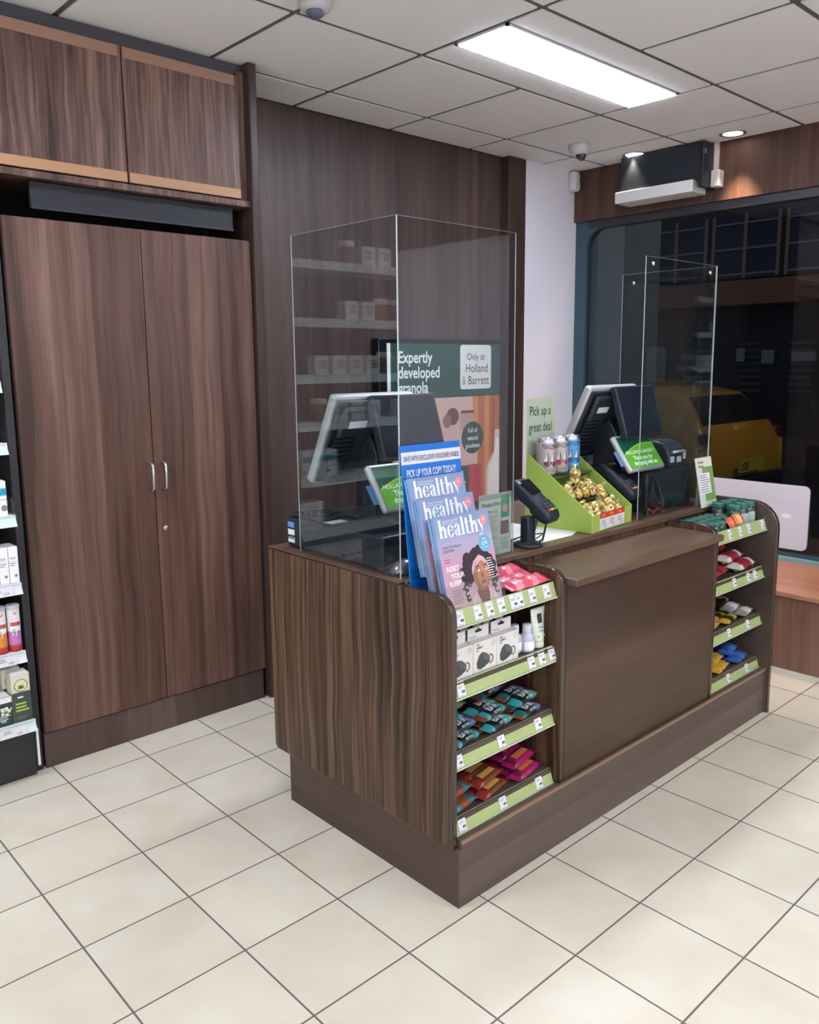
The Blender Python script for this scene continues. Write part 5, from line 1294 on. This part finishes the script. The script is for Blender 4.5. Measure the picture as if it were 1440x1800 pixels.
tubecan(.882, 3.056, mat('tube_pinktop', 'd98a90', .4), PNKT, 'white tablet tube with pink lower half at the right end'); tubecan(.835, 3.056, ORGT, ORGT, 'white tablet tube with orange lower half beside the pink one')
for k in range(6): tubecan(.788 - k * .047, 3.056, ORGT, (ORGT, PNKT)[k % 2], 'white tablet tube further left along the second lowest shelf')
def whitebox(pr, w, h):
    pr.text('PURE', w * .1, h * .66, w * .34, M_INKG, .0003, 'l', .8, .006); pr.lines(w * .1, w * .8, h * .56, 2, h * .06, h * .02, M_INKG, .0003, 1); pr.disc(w * .65, h * .20, w * .17, mat('box_taupe', '8f8478', .5), .0004); pr.rect(0, h * .60, w * .9, h * .605, M_INKG, .0003)
for k in range(4): carton(.874 - k * .0325, .9045 - k * .0325, 3.02, 3.10, gz(2), .128, M_PAPERW, whitebox, 'slim_carton', ('slim white carton at the right end of the third shelf up', 'second slim white carton from the right, third shelf up', 'slim white carton further left, third shelf up', 'slim white carton further left, third shelf up')[k], 'slim white cartons')
def tealbox(pr, w, h):
    pr.rect(0, h * .58, w, h * .80, mat('box_cyan', '3fb4c8', .45), .0003); pr.text('PLUS', w * .96, h * .63, w * .34, mat('box_navy', '24507a', .45), .0006, 'r', .8, .01); pr.disc(w * .84, h * .22, w * .17, mat('box_taupe'), .0004); pr.rect(0, h * .46, w, h * .475, mat('box_pinkline', 'd07a80', .5), .0003)
for k in range(3): carton(.822 - k * .066, .885 - k * .066, 3.02, 3.08, gz(3), .120, M_PAPERW, tealbox, 'vitamin_carton', 'white carton with cyan band ' + ('at the right end of its shelf' if k == 0 else 'further left on its shelf'), 'white cartons with cyan bands')
dv = MB(); dv.prism([(3.00, gz(3)), (3.10, gz(3)), (3.10, gz(3) + .06), (3.02, gz(3) + .06), (3.003, gz(3) + .045)], 'x', .900, .9015, M_POCKET); part('divider', dv, bpy.data.objects['product_shelving'])
# goods further along, outside the frame: the clear screens mirror them
rnd = random.Random(21)
AMB = mat('jar_amber', '8a5a32', .3, coat=.4); YEL = mat('box_yellow', 'c9a648', .5)
def pjar(): 
    t = thing('white_jar', 'x', 'jar', (0, 0, 0), (0, 0, 0), 'white lidded jars mirrored in the clear screen')
    m = MB(); m.lathe([(0, 0), (.036, 0), (.037, .004), (.037, .07), (.034, .078), (0, .078)], (0, 0, 0), AMB, 20); part('jar_body', m, t, False)
    m = MB(); m.lathe([(.034, .076), (.038, .078), (.038, .100), (.035, .103), (0, .103)], (0, 0, 0), M_PAPERW, 20); part('lid', m, t, False)
    return t
def plainbox(pr, w, h): pr.lines(w * .15, w * .85, h * .75, 4, h * .12, h * .05, M_INKG, .0003, 1, .3)
pj_ = pjar(); first_j = True; pc = None
for k in (4, 5, 6, 7):
    x = .60 if k > 5 else .78
    while x > -1.25:
        if rnd.random() < .45:
            loc = (x - .04, 3.085, gz(k)); lab = 'white lidded amber jar on the upper shelving, mirrored in the clear screen'
            if first_j: pj_.location = loc; pj_['label'] = lab; first_j = False
            else: dup(pj_, loc, (0, 0, 0), lab)
            x -= .105
        else:
            lab = 'small plain white carton on the upper shelving, mirrored in the clear screen'
            if pc is None:
                pc = carton(0, .075, 0, .06, 0, .085, M_PAPERW, plainbox, 'plain_carton', lab, 'plain cartons mirrored in the clear screen'); pc.location = (x - .08, 3.055, gz(k))
            else: dup(pc, (x - .08, 3.055, gz(k)), (0, 0, 0), lab)
            x -= .10 if rnd.random() < .7 else .19
    
# ------------------------------------------------------------------ the street outside
b = MB(); b.box(XW + .1, 5.42, 3.26, 3.42, 0, 2.7, mat('return_grey', '74828c', .6)); struct('wall_outside', b)
b = MB(); b.box(XW + .1, 40, -20, 30, -.3, -.1, mat('asphalt', '33333a', .45, bump=.3, bscale=60)); struct('street', b)
b = MB(); b.box(XW + .1, 6.0, -20, 30, -.1, .0, mat('pavement', '4a484a', .7)); struct('pavement', b)
t = thing('street_building', 'dark building across the street with gridded upper windows and brown fascia band', 'building', (12.6, 6, -.1))
m = MB(); BRK = mat('brick_dark', '4d3d3a', .8); m.box(12.0, 16, -8, 24, 2.65, 7, BRK); m.box(12.0, 12.3, -8, 24, -.1, .35, BRK); part('upper_wall', m, t)
m = MB(); m.box(11.85, 12.1, -8, 24, 2.26, 2.62, mat('fascia_brown', '8a5a48', .6), .02); part('fascia', m, t)
m = MB(); m.box(12.35, 12.5, -8, 24, -.1, 2.3, mat('shop_dark', '1d1c20', .5)); part('shopfront', m, t)
for k in range(7):
    y0 = 2.0 + k * 1.1
    w_ = MB(); w_.box(11.97, 12.0, y0, y0 + 1.02, 2.66, 3.56, mat('window_blue', '2b2c42', .15)); p_ = part('window', w_, t)
    g = MB()
    for j in range(3): g.box(11.94, 11.97, y0 + j * .49, y0 + j * .49 + .045, 2.66, 3.56, mat('mullion', '8f7d74', .6))
    for j in range(3): g.box(11.945, 11.97, y0, y0 + 1.02, 2.70 + j * .36, 2.73 + j * .36, mat('mullion'))
    part('glazing_bars', g, p_)
for k in range(5):
    d = MB(); y0 = 3.4 + k * .75
    for j in range(8): d.box(12.33, 12.36, y0, y0 + .34, 1.0 + j * .10, 1.035 + j * .10, mat('shop_slat', '4c4a50', .5))
    part('shutter_slats', d, t)
for k, (y, z, w_, h_) in enumerate(((5.45, 1.42, .18, .20), (4.85, 1.45, .34, .14), (5.9, 1.45, .12, .2))):
    d = MB(); d.box(12.28, 12.31, y, y + w_, z, z + h_, mat('lit_panel', '5c5c64', .5, emit='b9c2d6', es=.03)); part('lit_sign', d, t)
# parked yellow car
t = thing('car', 'yellow car parked in the dark street outside the window', 'car', (7.2, 5.4, -.1))
YC = mat('car_yellow', 'c98f2f', .25, coat=.6); DKG = mat('car_glass', '14151a', .08); TYR = mat('tyre', '17171a', .7)
secs = []
for y, w_, z0_, z1_, ins in ((3.38, .70, .42, .62, .02), (3.42, .78, .30, .86, .04), (3.50, .80, .26, 1.02, .10), (3.75, .81, .24, 1.28, .20), (4.3, .82, .22, 1.38, .24), (5.2, .82, .22, 1.40, .24), (5.8, .82, .22, 1.26, .20), (6.3, .81, .22, .98, .10), (6.9, .79, .24, .90, .06), (7.25, .72, .30, .78, .04), (7.32, .64, .38, .64, .02)):
    zb = min(z1_ - .02, .90)
    pts = [(-w_, z0_), (-w_, (z0_ + zb) / 2), (-w_ + .02, zb), (-w_ + ins, z1_ - .05), (-w_ + ins + .10, z1_), (w_ - ins - .10, z1_), (w_ - ins, z1_ - .05), (w_ - .02, zb), (w_, (z0_ + zb) / 2), (w_, z0_)]
    secs.append([Vector((7.25 + x, y, z - .1)) for x, z in pts])
m = MB(); m.loft(secs, YC); part('body', m, t)
m = MB(); m.box(6.60, 7.90, 3.34, 3.50, .20, .46, mat('bumper_black', '222226', .5), .04, 3); part('rear_bumper', m, t)
m = MB(); m.poly([(6.62, 3.50, .93), (7.88, 3.50, .93), (7.74, 3.73, 1.16), (6.76, 3.73, 1.16)], DKG); m.poly([(6.62, 3.505, .93), (6.76, 3.735, 1.16), (7.74, 3.735, 1.16), (7.88, 3.505, .93)], DKG); part('rear_window', m, t)
for y0, y1_ in ((3.95, 4.6), (4.68, 5.5)):
    m = MB(); m.poly([(6.435, y0, .86), (6.435, y1_, .86), (6.625, y1_ - .06, 1.22), (6.625, y0 + .08, 1.22)], DKG); m.poly([(6.445, y0, .86), (6.635, y0 + .08, 1.22), (6.635, y1_ - .06, 1.22), (6.445, y1_, .86)], DKG); part('side_window', m, t)
for x in (6.52, 7.98):
    for y in (4.1, 6.6):
        m = MB(); m.lathe([(0, -.09), (.20, -.09), (.30, -.08), (.31, 0), (.30, .08), (.20, .09), (0, .09)], (0, 0, 0), TYR, 28, Matrix.Translation((x, y, .21)) @ Matrix.Rotation(PI / 2, 4, 'Y')); part('wheel', m, t)
for x in (6.56, 7.94):
    m = MB(); m.box(x - .07, x + .07, 3.43, 3.50, .66, .86, mat('tail_lamp', '7a2a20', .2, coat=.6), .02); part('tail_lamp', m, t)
m = MB(); m.box(6.95, 7.42, 3.325, 3.338, .50, .61, mat('plate_yellow', 'c9b04a', .4)); pr = Print(m, (6.95, 3.3245, .50), (1, 0, 0), (0, 0, 1)); pr.text('LS58', .03, .022, .09, M_INK, .0006, 'l', .8, .01); part('number_plate', m, t)
# unseen street lamp, added to brighten the car and facade
t = thing('added_street_lamp', 'unseen tall street lamp added on the kerb to light the street', 'street lamp', (6.1, .2, 0))
m = MB(); m.tube([(6.1, .2, 0), (6.1, .2, 5.0), (6.3, .35, 5.25), (6.9, .8, 5.3)], [.07, .05, .045, .04], M_SHUT, 12); part('pole', m, t)
m = MB(); m.box(6.85, 7.35, .72, .98, 5.26, 5.36, M_SHUT, .03); part('lamp_head', m, t)
ld = bpy.data.lights.new('street_fill_light', 'POINT'); ld.energy = 190; ld.color = (1, .66, .36); ld.shadow_soft_size = .12  # added warm fill for the dark street
lo = bpy.data.objects.new('street_fill_light', ld); COL.objects.link(lo); lo.parent = t; lo.location = (1.0, .65, 5.15)

# opaque white vinyl on the inside of the glass, its print showing faintly from behind
b = MB(); pts = []
for cy, cz, a in ((2.36, .772, 0), (1.81, .772, 90), (1.81, .475, 180), (2.36, .475, 270)):
    for k in range(6):
        q = math.radians(a + 18 * k); pts.append((cy + .03 * math.cos(q), cz + .03 * math.sin(q)))
b.prism(pts, 'x', XW - .0005, XW + .0085, mat('window_vinyl', 'd6d5dc', .5))
VG = mat('vinyl_faint', 'cfced9', .5); VB = mat('vinyl_blue', 'bcbfd8', .5)
pr = Print(b, (XW - .0006, 0, 0), (0, 1, 0), (0, 0, 1))
pr.n = Vector((-1, 0, 0))
pr.text('Consulting Wellness', 1.83, .690, .058, VG, .0004, 'l', .8); pr.ring(1.97, .60, .035, .024, VG, .0004); pr.disc(1.90, .63, .03, M_PAPERW, .0004, .014)
solo('window_sticker', b, 'large white rounded vinyl panel stuck low on the shop window', 'sticker')

# ------------------------------------------------------------------ let the loose goods rest on their shelves and on each other
for pre in ('protein_bar', 'snack_bar', 'snack_packet', 'foil_packet', 'small_packet'):
    L_ = sorted(named(pre), key=lambda o: o.location.z)
    fx = [counter]
    if pre == 'snack_packet': fx += named('snack_bar')
    if pre == 'foil_packet': fx += named('magazine_stand') + named('magazine')[:2]
    if pre == 'small_packet': fx += named('capsule_jar') + named('supplement_jar')
    settle(L_, fx, .001)
settle(sorted(named('wrapped_sweet'), key=lambda o: o.location.z), named('display_box') + named('drink_can'), .001)
